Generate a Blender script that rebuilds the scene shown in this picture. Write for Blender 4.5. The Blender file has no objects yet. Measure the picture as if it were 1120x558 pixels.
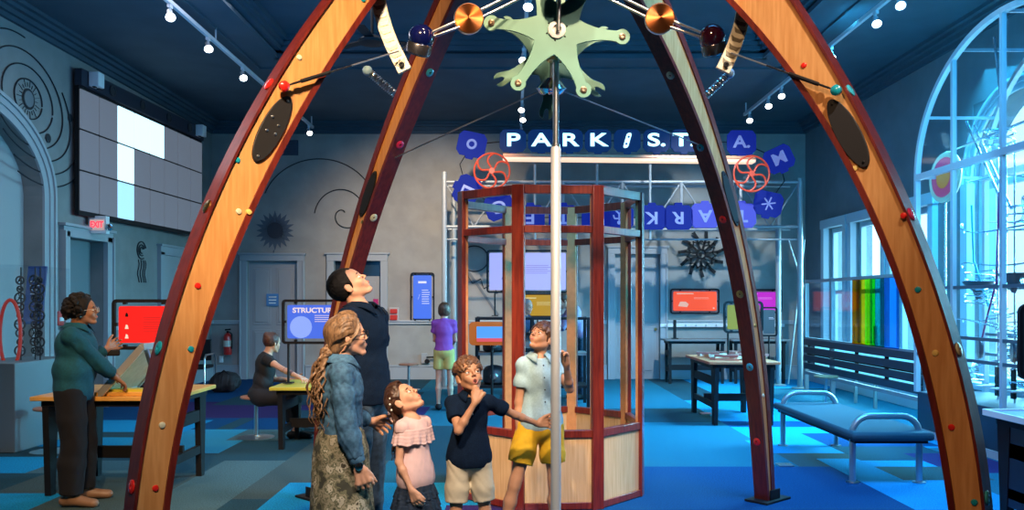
import bpy, math, random
import numpy as np
from mathutils import Vector, Matrix, Quaternion
random.seed(7); np.random.seed(7)
SC = bpy.context.scene
COL = SC.collection
PI = math.pi

# ------------------------------------------------------------------ camera
F = 920.0; HOR = 330.0; CAMZ = 1.55
cam_d = bpy.data.cameras.new('camera'); cam = bpy.data.objects.new('camera', cam_d); COL.objects.link(cam)
cam.location = (0, 0, CAMZ); cam.rotation_euler = (PI/2, 0, 0)
cam_d.sensor_width = 36; cam_d.lens = 36*F/1120; cam_d.shift_y = (HOR-279)/1120
cam_d.clip_start = 0.05; cam_d.clip_end = 200
SC.camera = cam
SC.view_settings.view_transform = 'Standard'; SC.view_settings.look = 'None'
SC.view_settings.exposure = 0.0; SC.view_settings.gamma = 1.0; SC.view_settings.use_curve_mapping = False
SC.cycles.use_denoising = True
SC.cycles.max_bounces = 6; SC.cycles.transparent_max_bounces = 16
SC.cycles.caustics_reflective = False; SC.cycles.caustics_refractive = False
SC.cycles.sample_clamp_indirect = 4.0

# ------------------------------------------------------------------ daylight outside the windows
world = bpy.data.worlds.new('world'); SC.world = world; world.use_nodes = True
wn = world.node_tree.nodes['Background']; wn.inputs[0].default_value = (0.66, 0.92, 1.0, 1); wn.inputs[1].default_value = 2.5

def spot(loc, target, col, power, size=60, blend=.6, rad=.08):
    d = bpy.data.lights.new('spotlight', 'SPOT'); d.energy = power; d.color = col
    d.spot_size = math.radians(size); d.spot_blend = blend; d.shadow_soft_size = rad
    o = bpy.data.objects.new('spotlight', d); COL.objects.link(o); o.location = loc
    o.rotation_euler = (Vector(target)-Vector(loc)).to_track_quat('-Z', 'Y').to_euler()
    return o
def area(loc, target, col, power, sx, sy, spread=180):
    d = bpy.data.lights.new('area_light', 'AREA'); d.energy = power; d.color = col
    d.shape = 'RECTANGLE'; d.size = sx; d.size_y = sy; d.spread = math.radians(spread)
    o = bpy.data.objects.new('area_light', d); COL.objects.link(o); o.location = loc
    o.rotation_euler = (Vector(target)-Vector(loc)).to_track_quat('-Z', 'Y').to_euler()
    return o
WARM = (1.0, .70, .42); NEUT = (1.0, .86, .72); BLUE = (.10, .42, 1.0); CYAN = (.12, .62, 1.0); DEEP = (.05, .25, 1.0)
# unseen ceiling spots above the group; those aimed at single legs are added
spot((-.9, .6, 4.9), (-1.3, 4.2, 2.6), (1.0, .62, .28), 1500, 40)
spot((-.7, .8, 4.9), (1.75, 3.7, 1.9), (1.0, .60, .32), 420, 46)  # added unseen spot that warms the right front leg
spot((1.6, 1.6, 4.9), (.1, 4.9, 1.1), NEUT, 760, 44)
spot((-.6, .6, 4.9), (-.6, 4.6, 1.0), (1.0, .82, .66), 900, 40)
spot((.2, 3.6, 4.9), (1.55, 6.4, 2.0), (1.0, .70, .50), 260, 50)  # added unseen spot that warms the rear right leg
spot((.2, 3.6, 4.9), (-1.3, 6.4, 2.2), (1.0, .62, .38), 300, 50)  # added unseen spot that warms the rear left leg
spot((.6, 2.4, 4.95), (.3, 6.6, 1.2), (1.0, .66, .40), 900, 34)
spot((-3.2, 3.6, 4.9), (-3.3, 6.6, 1.1), NEUT, 260, 46)
spot((-1.4, 6.4, 4.9), (-2.3, 9.3, .8), NEUT, 160, 50)
spot((3.6, 2.6, 4.9), (1.7, 6.5, 2.4), (1.0, .72, .50), 420, 44)  # added from the right to warm the web of the rear right leg
# blue wash lights of the exhibit hall; the neutral and warm ones are added
area((4.6, 10.5, 4.95), (2.6, 11.5, 0), (.05, .56, 1.0), 1250, 1.0, 6.0, 110)
area((2.0, 5.2, 5.0), (3.0, 9.5, 0), (.04, .42, 1.0), 330, 2.5, 1.5, 120)
area((-3.8, 9.0, 5.0), (-3.2, 9.5, 0), (.90, .90, 1.0), 80, 1.5, 6.0)  # added neutral fill that takes blue off the left side
spot((-1.0, 11.0, 5.0), (-1.6, 16.8, 2.0), (1.0, .80, .58), 1700, 60, 1.0)  # added warm spot that lifts the middle of the far wall
spot((1.2, 9.6, 5.0), (.8, 13.0, .9), (1.0, .84, .72), 240, 36)
spot((3.2, 11.6, 5.0), (3.3, 16.8, 1.7), (.78, .92, 1.0), 1100, 50)  # added to brighten the right part of the far wall
# added blue fill without a fixture, aimed up to colour the ceiling
area((-2.5, 9.0, 3.3), (-3.5, 12.0, 6.0), (.06, .40, 1.0), 55, 3.0, 3.0)
area((3.5, 8.0, 3.4), (3.8, 12.0, 6.0), (.08, .58, 1.0), 62, 2.0, 3.0)
# daylight falling in through the tall windows on the right
area((7.2, 13.6, 2.2), (2.8, 12.6, .3), (.36, .84, 1.0), 1000, 4.6, 2.4, 85)
area((7.2, 10.0, 2.8), (2.6, 8.6, .3), (.30, .80, 1.0), 900, 2.4, 3.2, 85)

# ------------------------------------------------------------------ materials
MATS = {}
def mat(name, base, rough=.6, metal=0.0, noise=0.0, nscale=20.0, stretch=(1, 1, 1), emis=None, es=0.0, coat=0.0, bump=0.0, base2=None, alpha=1.0, trans=0.0, spec=None):
    if name in MATS: return MATS[name]
    m = bpy.data.materials.new(name); m.use_nodes = True; nt = m.node_tree; b = nt.nodes['Principled BSDF']
    b.inputs['Base Color'].default_value = (*base, 1); b.inputs['Roughness'].default_value = rough; b.inputs['Metallic'].default_value = metal
    if coat: b.inputs['Coat Weight'].default_value = coat; b.inputs['Coat Roughness'].default_value = .15
    if emis: b.inputs['Emission Color'].default_value = (*emis, 1); b.inputs['Emission Strength'].default_value = es
    if alpha < 1: b.inputs['Alpha'].default_value = alpha
    if trans: b.inputs['Transmission Weight'].default_value = trans
    if spec is not None: b.inputs['Specular IOR Level'].default_value = spec
    if noise or bump or base2:
        tc = nt.nodes.new('ShaderNodeTexCoord'); mp = nt.nodes.new('ShaderNodeMapping'); mp.inputs['Scale'].default_value = stretch
        nz = nt.nodes.new('ShaderNodeTexNoise'); nz.inputs['Scale'].default_value = nscale; nz.inputs['Detail'].default_value = 4
        nt.links.new(tc.outputs['Object'], mp.inputs[0]); nt.links.new(mp.outputs[0], nz.inputs['Vector'])
        cr = nt.nodes.new('ShaderNodeValToRGB'); c2 = base2 or tuple(max(0, c*(1-noise)) for c in base); c1 = base if base2 else tuple(min(1, c*(1+noise*.6)) for c in base)
        cr.color_ramp.elements[0].position = .35; cr.color_ramp.elements[1].position = .65
        cr.color_ramp.elements[0].color = (*c2, 1); cr.color_ramp.elements[1].color = (*c1, 1)
        nt.links.new(nz.outputs['Fac'], cr.inputs[0]); nt.links.new(cr.outputs[0], b.inputs['Base Color'])
        if bump:
            bp = nt.nodes.new('ShaderNodeBump'); bp.inputs['Strength'].default_value = bump; bp.inputs['Distance'].default_value = .01
            nt.links.new(nz.outputs['Fac'], bp.inputs['Height']); nt.links.new(bp.outputs[0], b.inputs['Normal'])
    MATS[name] = m
    return m
def clear_mat(name, col, gloss=.12, opac=0.0):
    """thin clear or tinted sheet: light passes straight through it, with a faint reflection"""
    if name in MATS: return MATS[name]
    m = bpy.data.materials.new(name); m.use_nodes = True; nt = m.node_tree; nt.nodes.clear()
    out = nt.nodes.new('ShaderNodeOutputMaterial'); tr = nt.nodes.new('ShaderNodeBsdfTransparent'); tr.inputs[0].default_value = (*col, 1)
    gl = nt.nodes.new('ShaderNodeBsdfGlossy'); gl.inputs['Roughness'].default_value = .05; gl.inputs[0].default_value = (.9, .95, 1, 1)
    mx = nt.nodes.new('ShaderNodeMixShader'); mx.inputs[0].default_value = gloss
    nt.links.new(tr.outputs[0], mx.inputs[1]); nt.links.new(gl.outputs[0], mx.inputs[2]); nt.links.new(mx.outputs[0], out.inputs[0])
    MATS[name] = m
    return m

# ------------------------------------------------------------------ mesh building
def V(*a): return Vector(a)
def frame_of(d):
    d = Vector(d).normalized(); a = V(0, 0, 1) if abs(d.z) < .95 else V(1, 0, 0)
    x = a.cross(d).normalized(); return x, d.cross(x).normalized(), d
class MB:
    def __init__(s): s.v = []; s.f = []; s.sm = []
    def add(s, vs, fs, smooth=False):
        n = len(s.v); s.v += [tuple(p) for p in vs]; s.f += [tuple(i+n for i in f) for f in fs]; s.sm += [smooth]*len(fs); return s
    def box(s, c, d, rz=0, M=None):
        x, y, z = d[0]/2, d[1]/2, d[2]/2
        vs = [V(a*x, b*y, e*z) for a in (-1, 1) for b in (-1, 1) for e in (-1, 1)]
        R = M if M is not None else Matrix.Rotation(rz, 3, 'Z')
        vs = [R @ p + Vector(c) for p in vs]
        return s.add(vs, [(0, 1, 3, 2), (4, 6, 7, 5), (0, 4, 5, 1), (2, 3, 7, 6), (0, 2, 6, 4), (1, 5, 7, 3)])
    def bar(s, a, b, w, h, up=(0, 0, 1)):
        a = Vector(a); b = Vector(b); d = (b-a).normalized(); u = Vector(up); x = d.cross(u)
        if x.length < 1e-4: x = d.cross(V(1, 0, 0))
        x.normalize(); u = x.cross(d)
        vs = [p + x*(i*w/2) + u*(j*h/2) for p in (a, b) for i, j in ((-1, -1), (1, -1), (1, 1), (-1, 1))]
        return s.add(vs, [(0, 3, 2, 1), (4, 5, 6, 7)]+[(i, (i+1) % 4, (i+1) % 4+4, i+4) for i in range(4)])
    def tube(s, pts, r, n=10, closed=False, cap=True):
        pts = [Vector(p) for p in pts]; m = len(pts); rs = r if isinstance(r, (list, tuple)) else [r]*m
        tang = []
        for i in range(m):
            if closed: t = pts[(i+1) % m]-pts[i-1]
            else: t = pts[min(i+1, m-1)]-pts[max(i-1, 0)]
            tang.append(t.normalized())
        x, y, _ = frame_of(tang[0]); vs = []
        for i in range(m):
            if i: 
                q = tang[i-1].rotation_difference(tang[i]); x = q @ x; y = q @ y
            for k in range(n):
                a = 2*PI*k/n; vs.append(pts[i] + (x*math.cos(a)+y*math.sin(a))*rs[i])
        fs = []
        for i in range(m if closed else m-1):
            j = (i+1) % m
            for k in range(n): fs.append((i*n+k, i*n+(k+1) % n, j*n+(k+1) % n, j*n+k))
        s.add(vs, fs, True)
        if cap and not closed:
            base = len(s.v)-m*n
            s.f.append(tuple(base+k for k in range(n))[::-1]); s.sm.append(False)
            s.f.append(tuple(base+(m-1)*n+k for k in range(n))); s.sm.append(False)
        return s
    def lathe(s, prof, o=(0, 0, 0), axis=(0, 0, 1), n=24):
        """prof: (radius, height) pairs along axis"""
        x, y, z = frame_of(axis); o = Vector(o); vs = []; m = len(prof)
        for r, h in prof:
            r = max(r, 1e-5)
            for k in range(n):
                a = 2*PI*k/n; vs.append(o + z*h + (x*math.cos(a)+y*math.sin(a))*r)
        fs = [(i*n+k, i*n+(k+1) % n, (i+1)*n+(k+1) % n, (i+1)*n+k) for i in range(m-1) for k in range(n)]
        s.add(vs, fs, True); b = len(s.v)-m*n
        s.f.append(tuple(b+k for k in range(n))[::-1]); s.f.append(tuple(b+(m-1)*n+k for k in range(n))); s.sm += [False, False]
        return s
    def cyl(s, a, b, r, n=20):
        a = Vector(a); b = Vector(b); L = (b-a).length
        e = min(r*.12, L*.2)
        return s.lathe([(r-e, 0), (r, e), (r, L-e), (r-e, L)], a, b-a, n)
    def sph(s, c, r, n=20):
        R = r if isinstance(r, (tuple, list)) else (r, r, r); vs = []; fs = []; m = n//2
        for i in range(m+1):
            t = PI*i/m
            for k in range(n):
                a = 2*PI*k/n; vs.append(Vector(c)+V(R[0]*math.sin(t)*math.cos(a), R[1]*math.sin(t)*math.sin(a), R[2]*math.cos(t)))
        for i in range(m):
            for k in range(n): fs.append((i*n+k, (i+1)*n+k, (i+1)*n+(k+1) % n, i*n+(k+1) % n))
        return s.add(vs, fs, True)
    def prism(s, pts, o, x, y, t, centered=True):
        """outline pts (u,v) in plane axes x,y at o, thickness t along x cross y"""
        o = Vector(o); x = Vector(x).normalized(); y = Vector(y).normalized(); z = x.cross(y); n = len(pts)
        a = -t/2 if centered else 0
        vs = [o+x*u+y*v+z*a for u, v in pts]+[o+x*u+y*v+z*(a+t) for u, v in pts]
        return s.add(vs, [tuple(range(n))[::-1], tuple(range(n, 2*n))]+[(i, (i+1) % n, (i+1) % n+n, i+n) for i in range(n)])
    def frame(s, w, h, r, t, o, x, y, band):
        """rounded rectangular ring"""
        A = rrect(w, h, r); B = rrect(w-2*band, h-2*band, max(r-band, .005)); o = Vector(o); x = Vector(x).normalized(); y = Vector(y).normalized(); z = x.cross(y); n = len(A)
        vs = [o+x*u+y*v+z*q for q in (-t/2, t/2) for P in (A, B) for u, v in P]; fs = []
        for i in range(n):
            j = (i+1) % n
            fs += [(i, n+i, n+j, j), (2*n+i, 2*n+j, 3*n+j, 3*n+i), (i, j, 2*n+j, 2*n+i), (n+i, 3*n+i, 3*n+j, n+j)]
        return s.add(vs, fs)
    def build(s, name, m, parent=None, bevel=0.0, loc=None):
        me = bpy.data.meshes.new(name); me.from_pydata(s.v, [], s.f); me.update()
        me.polygons.foreach_set('use_smooth', s.sm); me.set_sharp_from_angle(angle=.75); me.materials.append(m)
        o = bpy.data.objects.new(name, me); COL.objects.link(o)
        if parent is not None:
            o.parent = parent; o.matrix_parent_inverse = Matrix.Identity(4)
            R = getattr(parent, 'matrix_basis')
            P = parent; W = Matrix.Identity(4)
            while P is not None: W = P.matrix_basis @ W; P = P.parent
            me.transform(W.inverted())
        elif loc is not None:
            me.transform(Matrix.Translation(-Vector(loc))); o.location = loc
        if bevel:
            b = o.modifiers.new('bevel', 'BEVEL'); b.width = bevel; b.segments = 2; b.limit_method = 'ANGLE'
        return o
def rrect(w, h, r, n=5):
    pts = []
    for cx, cy, a0 in ((w/2-r, h/2-r, 0), (-w/2+r, h/2-r, 90), (-w/2+r, -h/2+r, 180), (w/2-r, -h/2+r, 270)):
        for k in range(n+1):
            a = math.radians(a0+90*k/n); pts.append((cx+r*math.cos(a), cy+r*math.sin(a)))
    return pts
def ngon(n, r, a0=0): return [(r*math.cos(a0+2*PI*k/n), r*math.sin(a0+2*PI*k/n)) for k in range(n)]
def tag(o, label, cat=None, group=None, kind=None):
    if label: o['label'] = label
    if cat: o['category'] = cat
    if group: o['group'] = group
    if kind: o['kind'] = kind
    return o
def thing(name, label, cat, loc, rz=0, group=None):
    o = bpy.data.objects.new(name, None); COL.objects.link(o); o.location = loc; o.rotation_euler = (0, 0, rz)
    o.empty_display_size = .1
    return tag(o, label, cat, group)
def struct(o): o['kind'] = 'structure'; return o
def copy_tree(o, parent=None):
    c = o.copy(); COL.objects.link(c)
    if parent is not None: c.parent = parent
    for ch in list(o.children): copy_tree(ch, c)
    return c
def at(px, py, Y):
    """the point seen at a pixel, at distance Y"""
    return V((px-560)*Y/F, Y, CAMZ-(py-HOR)*Y/F)
def lettering(txt, size, m, o, x, y, parent, name='lettering', bold=.012, depth=.004, sx=1.0, align='CENTER', mirror=False):
    """text as a mesh standing in the plane x,y at o"""
    cu = bpy.data.curves.new('t', 'FONT'); cu.body = txt; cu.size = size; cu.extrude = depth/2; cu.offset = bold*size; cu.align_x = align; cu.align_y = 'CENTER'
    t = bpy.data.objects.new('t', cu); COL.objects.link(t); dg = bpy.context.evaluated_depsgraph_get(); dg.update()
    me = bpy.data.meshes.new_from_object(t.evaluated_get(dg)); bpy.data.objects.remove(t)
    x = Vector(x).normalized(); y = Vector(y).normalized(); z = x.cross(y)
    if mirror: x = -x
    M = Matrix((x*sx, y, z)).transposed().to_4x4(); M.translation = Vector(o); me.transform(M)
    if mirror: me.flip_normals()
    me.materials.clear(); me.materials.append(m)
    ob = bpy.data.objects.new(name, me); COL.objects.link(ob)
    if parent is not None:
        ob.parent = parent; P = parent; W = Matrix.Identity(4)
        while P is not None: W = P.matrix_basis @ W; P = P.parent
        me.transform(W.inverted())
    return ob

black = mat('black_metal', (.008, .008, .010), .6, spec=.25)
dkplastic = mat('dark_plastic', (.02, .02, .025), .5)
steel = mat('brushed_steel', (.62, .64, .66), .28, 1.0)
chrome = mat('chrome', (.85, .87, .9), .08, 1.0)
silver = mat('silver_paint', (.62, .66, .70), .35, .6)
white = mat('white_paint', (.78, .80, .80), .5)
# ------------------------------------------------------------------ the room
XL, XR, YF, YB, ZC = -6.0, 5.86, 16.8, -3.0, 5.12
wallm = mat('grey_plaster', (.33, .315, .29), .85, noise=.10, nscale=3, bump=.03)
wallblue = mat('blue_grey_plaster', (.235, .232, .225), .85, noise=.10, nscale=3)
ceilm = mat('navy_ceiling_paint', (.045, .078, .105), .8, noise=.12, nscale=2)
trimm = mat('grey_trim_paint', (.34, .36, .38), .55)
doorm = mat('grey_door_paint', (.34, .35, .36), .5)
def slab(name, boxes, m, bevel=0):
    b = MB()
    for c, d in boxes: b.box(c, d)
    return struct(b.build(name, m, bevel=bevel))
# floor: carpet tiles in large blocks of colour
CARP = {'t': ('teal_carpet', (.014, .125, .19)), 'l': ('light_blue_carpet', (.022, .24, .42)), 'n': ('navy_carpet', (.003, .055, .16)), 'g': ('grey_green_carpet', (.050, .085, .095)),
        'd': ('dark_teal_carpet', (.018, .060, .085)), 'p': ('purple_carpet', (.035, .022, .105)), 'a': ('azure_carpet', (.008, .25, .50)), 's': ('pale_slate_carpet', (.060, .125, .150))}
cm = {k: mat(n, c, .95, noise=.35, nscale=90, spec=.1) for k, (n, c) in CARP.items()}
PATCH = [  # x0,x1,y0,y1,key : later ones lie over earlier ones
 (-6.2, 6.2, -3.2, 17, 't'),
 (-6.2, -1.6, 3, 17, 'd'), (-6.2, -3.6, 10.2, 17, 'n'), (-5.0, -2.2, 11.2, 13.0, 'p'), (-4.5, -1.5, 12.6, 14.4, 'd'), (-6.2, -4.2, 7.6, 9.6, 'a'),
 (-6.2, -4.0, 8.4, 9.0, 'd'), (-4.2, -3.0, 8.6, 10.2, 'l'), (-3.0, -2.4, 8.2, 12, 'd'), (-2.8, -2.2, 4, 8.2, 's'), (-2.2, -1.2, 6.6, 9.2, 'g'), (-1.6, -.6, 8.2, 10.5, 'd'), (-3.6, -2.8, 5, 7.6, 'g'), (-2.2, -1.0, 5.6, 6.6, 'd'),
 (-6.2, -3.6, 5.6, 6.8, 'a'), (-4.2, -3.4, 6.8, 7.6, 'g'), (-4.4, -3.2, 7.6, 8.2, 's'), (-3.2, -2.6, 9.4, 10.2, 's'), (-2.0, -1.0, 10.6, 12.4, 'p'), (-3.4, -2.6, 10.2, 11.2, 'n'),
 (-1.9, -.2, 5.2, 7.2, 'a'), (-.6, .4, 5.8, 7.0, 'a'), (-.45, .0, 4.6, 6.4, 'p'), (-1.0, .6, 7.2, 9, 'd'), (-1.2, -.2, 10.5, 14, 't'),
 (.9, 2.7, 7.9, 17, 't'), (.9, 2.7, 10.8, 12.2, 'd'), (1.0, 2.1, 9.6, 10.8, 't'), (.2, 3.05, 3, 7.9, 'n'),
 (2.7, 5.9, 8.9, 17, 'a'), (2.7, 3.4, 13.2, 17, 'd'), (2.7, 3.4, 7.9, 8.6, 'g'), (2.7, 3.9, 10.4, 10.9, 'n'), (3.05, 4.2, 4, 8.3, 'a'), (3.4, 4.4, 8.2, 9.0, 'd'), (2.6, 3.4, 8.6, 9.4, 'a'),
 (3.9, 4.8, 4, 7.6, 't'), (3.4, 4.6, 9.0, 9.9, 'n'), (4.0, 4.7, 7.6, 8.6, 'p'), (4.2, 5.9, 9.6, 15, 't'), (3.4, 4.2, 7.3, 7.9, 'g'),
 (-6.2, -3.9, 10.0, 11.0, 'a'), (-.2, .9, 9.0, 14, 't'), (-.2, .9, 12.4, 14, 'd'),
]
def floor():
    st = .1; b = MB(); keys = list(cm); idx = []
    xs = np.arange(XL-.2, XR+.21, st); ys = np.arange(YB-.2, YF+.21, st)
    g = np.zeros((len(xs)-1, len(ys)-1), int)
    for x0, x1, y0, y1, k in PATCH:
        a, c = np.searchsorted(xs, (x0+1e-4, x1-1e-4)); d, e = np.searchsorted(ys, (y0+1e-4, y1-1e-4))
        g[max(a-1, 0):c, max(d-1, 0):e] = keys.index(k)
    vs = [(x, y, 0) for x in xs for y in ys]; n = len(ys); fs = []
    for i in range(len(xs)-1):
        for j in range(n-1): fs.append((i*n+j, (i+1)*n+j, (i+1)*n+j+1, i*n+j+1)); idx.append(int(g[i, j]))
    b.add(vs, fs); o = b.build('floor', cm['t']); me = o.data; me.materials.clear()
    for k in keys: me.materials.append(cm[k])
    me.polygons.foreach_set('material_index', idx); struct(o)
floor()
# ceiling: dropped border with crown mouldings and a raised tray in the middle
TX0, TX1, TY0, TY1 = -3.5, 3.75, -1.0, 12.4
slab('ceiling', [(((XL+TX0)/2-.1, 6.9, ZC+.15), (TX0-XL+.2, 20.2, .3)), (((XR+TX1)/2+.1, 6.9, ZC+.15), (XR-TX1+.2, 20.2, .3)),
                 (((TX0+TX1)/2, (TY1+YF)/2+.1, ZC+.15), (TX1-TX0, YF-TY1+.2, .3)), (((TX0+TX1)/2, (YB+TY0)/2-.1, ZC+.15), (TX1-TX0, TY0-YB+.2, .3)),
                 (((TX0+TX1)/2, (TY0+TY1)/2, ZC+.40), (TX1-TX0+.4, TY1-TY0+.4, .2))], ceilm)
def crown(name, a, b, inward, z, steps, m):
    mb = MB(); a = Vector(a); b = Vector(b); n = Vector(inward)
    for w, z0, z1 in steps: mb.bar(a+n*w/2+V(0, 0, z+(z0+z1)/2), b+n*w/2+V(0, 0, z+(z0+z1)/2), w, z1-z0)
    return struct(mb.build(name, m))
CS = [(.05, -.22, -.16), (.10, -.16, -.10), (.16, -.10, -.05), (.22, -.05, .0)]
crown('trim_1', (XL, YB, 0), (XL, YF, 0), (1, 0, 0), ZC, CS, ceilm)
crown('trim_2', (XR, YB, 0), (XR, YF, 0), (-1, 0, 0), ZC, CS, ceilm)
crown('trim_3', (XL, YF, 0), (XR, YF, 0), (0, -1, 0), ZC, CS, ceilm)
TS = [(.07, .0, .06), (.13, .10, .16), (.18, .16, .22), (.24, .22, .30)]
crown('trim_4', (TX0, TY0, 0), (TX0, TY1, 0), (1, 0, 0), ZC, TS, ceilm)
crown('trim_5', (TX1, TY0, 0), (TX1, TY1, 0), (-1, 0, 0), ZC, TS, ceilm)
crown('trim_6', (TX0, TY1, 0), (TX1, TY1, 0), (0, -1, 0), ZC, TS, ceilm)
bd = MB()
for x0, x1, y in ((TX0-.35, TX1+.35, TY1+.45),): bd.box(((x0+x1)/2, y, ZC-.012), (x1-x0, .06, .03))
for x in (TX0-.38, TX1+.38): bd.box((x, (TY0+TY1)/2, ZC-.012), (.06, TY1-TY0+.9, .03))
struct(bd.build('trim_7', ceilm))
# walls with openings
def wall_x(name, X, th, holes, m, y0=YB-.2, y1=YF+.2, ztop=ZC+.4):
    """wall in the plane X with rectangular openings (ya,yb,za,zb)"""
    b = MB(); ys = sorted({y0, y1, *[h[0] for h in holes], *[h[1] for h in holes]})
    for ya, yb in zip(ys[:-1], ys[1:]):
        hs = [h for h in holes if h[0] <= ya+1e-6 and h[1] >= yb-1e-6]; z = 0
        for h in sorted(hs, key=lambda q: q[2]):
            if h[2] > z: b.box((X+th/2, (ya+yb)/2, (z+h[2])/2), (abs(th), yb-ya, h[2]-z))
            z = h[3]
        b.box((X+th/2, (ya+yb)/2, (z+ztop)/2), (abs(th), yb-ya, ztop-z))
    return struct(b.build(name, m))
WINS = [(14.72, 15.62, .55, 2.90), (13.20, 14.38, .55, 2.90), (11.70, 12.88, .55, 2.90), (8.7, 10.7, .55, 4.05), (6.2, 8.2, .55, 4.05)]
wall_x('wall_right', XR, .3, WINS, mat('blue_wall_paint', (.15, .19, .21), .8, noise=.08, nscale=3))
wall_x('wall_left', XL, -.3, [(7.6, 10.75, 0, 3.9), (11.3, 12.35, 0, 2.42)], wallblue)
slab('wall_back', [((0, YB-.15, 2.7), (12.6, .3, 5.4))], wallblue)
DR = [(-5.28, -4.28, 2.36), (-3.55, -2.62, 2.36), (2.05, 2.95, 2.5)]
def wall_far():
    b = MB(); xs = sorted([XL-.3, XR+.3]+[q for d in DR for q in d[:2]])
    for xa, xb in zip(xs[:-1], xs[1:]):
        z = 0
        for d in DR:
            if d[0] <= xa+1e-6 and d[1] >= xb-1e-6: z = d[2]
        b.box(((xa+xb)/2, YF+.15, (z+5.5)/2), (xb-xa, .3, 5.5-z))
    struct(b.build('wall_far', wallm))
wall_far()
# arch spandrel closing the top of the arched opening on the left
def arch_fill(name, X, th, ya, yb, zs, zt, m, ztop):
    yc = (ya+yb)/2; hw = (yb-ya)/2; b = MB(); N = 24
    pts = [(yc-hw*math.cos(PI*k/N), zs+(zt-zs)*math.sin(PI*k/N)) for k in range(N+1)]
    for (a, c), (d, e) in zip(pts[:-1], pts[1:]):
        b.add([(X, a, c), (X, d, e), (X, d, ztop), (X, a, ztop), (X+th, a, c), (X+th, d, e), (X+th, d, ztop), (X+th, a, ztop)], [(0, 1, 2, 3), (7, 6, 5, 4), (0, 4, 5, 1), (3, 2, 6, 7), (0, 3, 7, 4), (1, 5, 6, 2)])
    return struct(b.build(name, m))
arch_fill('trim_8', XL+.002, -.29, 7.6, 10.75, 2.9, 3.85, wallblue, 3.91)
# arched casing round it
def arch_case(name, X, ya, yb, zs, zt, w, t, m, sgn=1):
    yc = (ya+yb)/2; hw = (yb-ya)/2; b = MB(); N = 28
    def ring(d): return [(ya-d, 0)]+[(yc-(hw+d)*math.cos(PI*k/N), zs+(zt-zs+d)*math.sin(PI*k/N)) for k in range(N+1)]+[(yb+d, 0)]
    for d0, d1, tt in ((0, w*.45, t*.6), (w*.45, w*.8, t), (w*.8, w, t*1.5)):
        A = ring(d0); B = ring(d1); n = len(A); x0 = X; x1 = X+sgn*tt
        vs = [(x1, a, c) for a, c in A]+[(x1, a, c) for a, c in B]+[(x0, a, c) for a, c in A]+[(x0, a, c) for a, c in B]
        b.add(vs, [f for i in range(n-1) for f in ((i, i+1, n+i+1, n+i), (i, 2*n+i, 2*n+i+1, i+1), (n+i, n+i+1, 3*n+i+1, 3*n+i))])
    return struct(b.build(name, m))
arch_case('trim_9', XL, 7.6, 10.75, 2.9, 3.85, .22, .05, trimm)
slab('door_4', [((XL-.27, 9.175, 2.0), (.05, 3.2, 4.0))], doorm)
# windows on the right: frame, sashes and a clear pane each
pane = clear_mat('window_glass', (.86, .96, 1.0), .06)
for i, (ya, yb, za, zb) in enumerate(WINS):
    arched = zb > 3.5
    fr = MB(); yc = (ya+yb)/2
    zt = zb
    for y in (ya-.06, yb+.06): fr.box((XR-.03, y, (za+(zt if not arched else 3.0))/2), (.10, .14, (zt if not arched else 3.0)-za+.1))
    if not arched: fr.box((XR-.03, yc, zt+.08), (.12, yb-ya+.3, .16))
    fr.box((XR-.06, yc, za-.04), (.18, yb-ya+.34, .08))
    for y in (ya+.04, yb-.04): fr.box((XR+.12, y, (za+zb)/2), (.08, .08, zb-za))
    fr.box((XR+.12, yc, (za+3.0)/2 if arched else (za+zb)/2), (.07, yb-ya, .07)); fr.box((XR+.12, yc, za+.04), (.07, yb-ya, .08))
    fr.box((XR+.12, yc, zb-.04 if not arched else 3.0), (.07, yb-ya, .08))
    if arched:
        fr.box((XR+.12, yc, (za+zb)/2), (.06, .06, zb-za))
    w = struct(fr.build('window_%d' % (i+1), mat('window_frame_paint', (.42, .55, .62), .5)))
    g = MB(); g.box((XR+.13, yc, (za+zb)/2), (.012, yb-ya, zb-za)); g.build('pane', pane, w)
    if arched:
        arch_fill('trim_%d' % (10+i), XR+.298, -.29, ya, yb, 3.0, 4.0, MATS['blue_wall_paint'], 4.06)
        arch_case('trim_%d' % (20+i), XR, ya, yb, 3.0, 4.0, .16, .05, MATS['window_frame_paint'], -1)
# street side seen through the windows: pale house front far outside
# doors in the far wall
def door(i, x0, x1, zt, slit=0.0):
    c = MB(); xc = (x0+x1)/2
    for x in (x0-.07, x1+.07): c.box((x, YF-.03, zt/2), (.14, .08, zt)); c.box((x+(.06 if x > xc else -.06), YF-.045, zt/2), (.03, .10, zt))
    c.box((xc, YF-.03, zt+.07), (x1-x0+.28, .08, .14)); c.box((xc, YF-.045, zt+.14), (x1-x0+.34, .11, .04))
    struct(c.build('trim_%d' % (30+i), trimm, bevel=.006))
    d = MB(); w = x1-x0; d.box((xc, YF+.10, zt/2), (w, .05, zt))
    dd = struct(d.build('door_%d' % i, doorm))
    p = MB()
    for a, b in ((.12, zt*.42), (zt*.46, zt-.14)):
        for s in (-1, 1):
            cx = xc+s*w*.235; pw = w*.36
            p.box((cx, YF+.07, (a+b)/2), (pw, .012, b-a)); p.box((cx, YF+.058, (a+b)/2), (pw-.10, .02, b-a-.10))
    p.build('door_panel', doorm, dd, bevel=.004)
    k = MB(); k.lathe([(.02, 0), (.012, .01), (.012, .035), (.028, .045), (.03, .06), (.018, .075)], (x1-.08, YF+.07, 1.0), (0, -1, 0), 16); k.build('door_handle', mat('brass', (.55, .38, .14), .3, 1.0), dd)
    return dd
door(1, *DR[0]); 
door(3, *DR[2])
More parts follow.
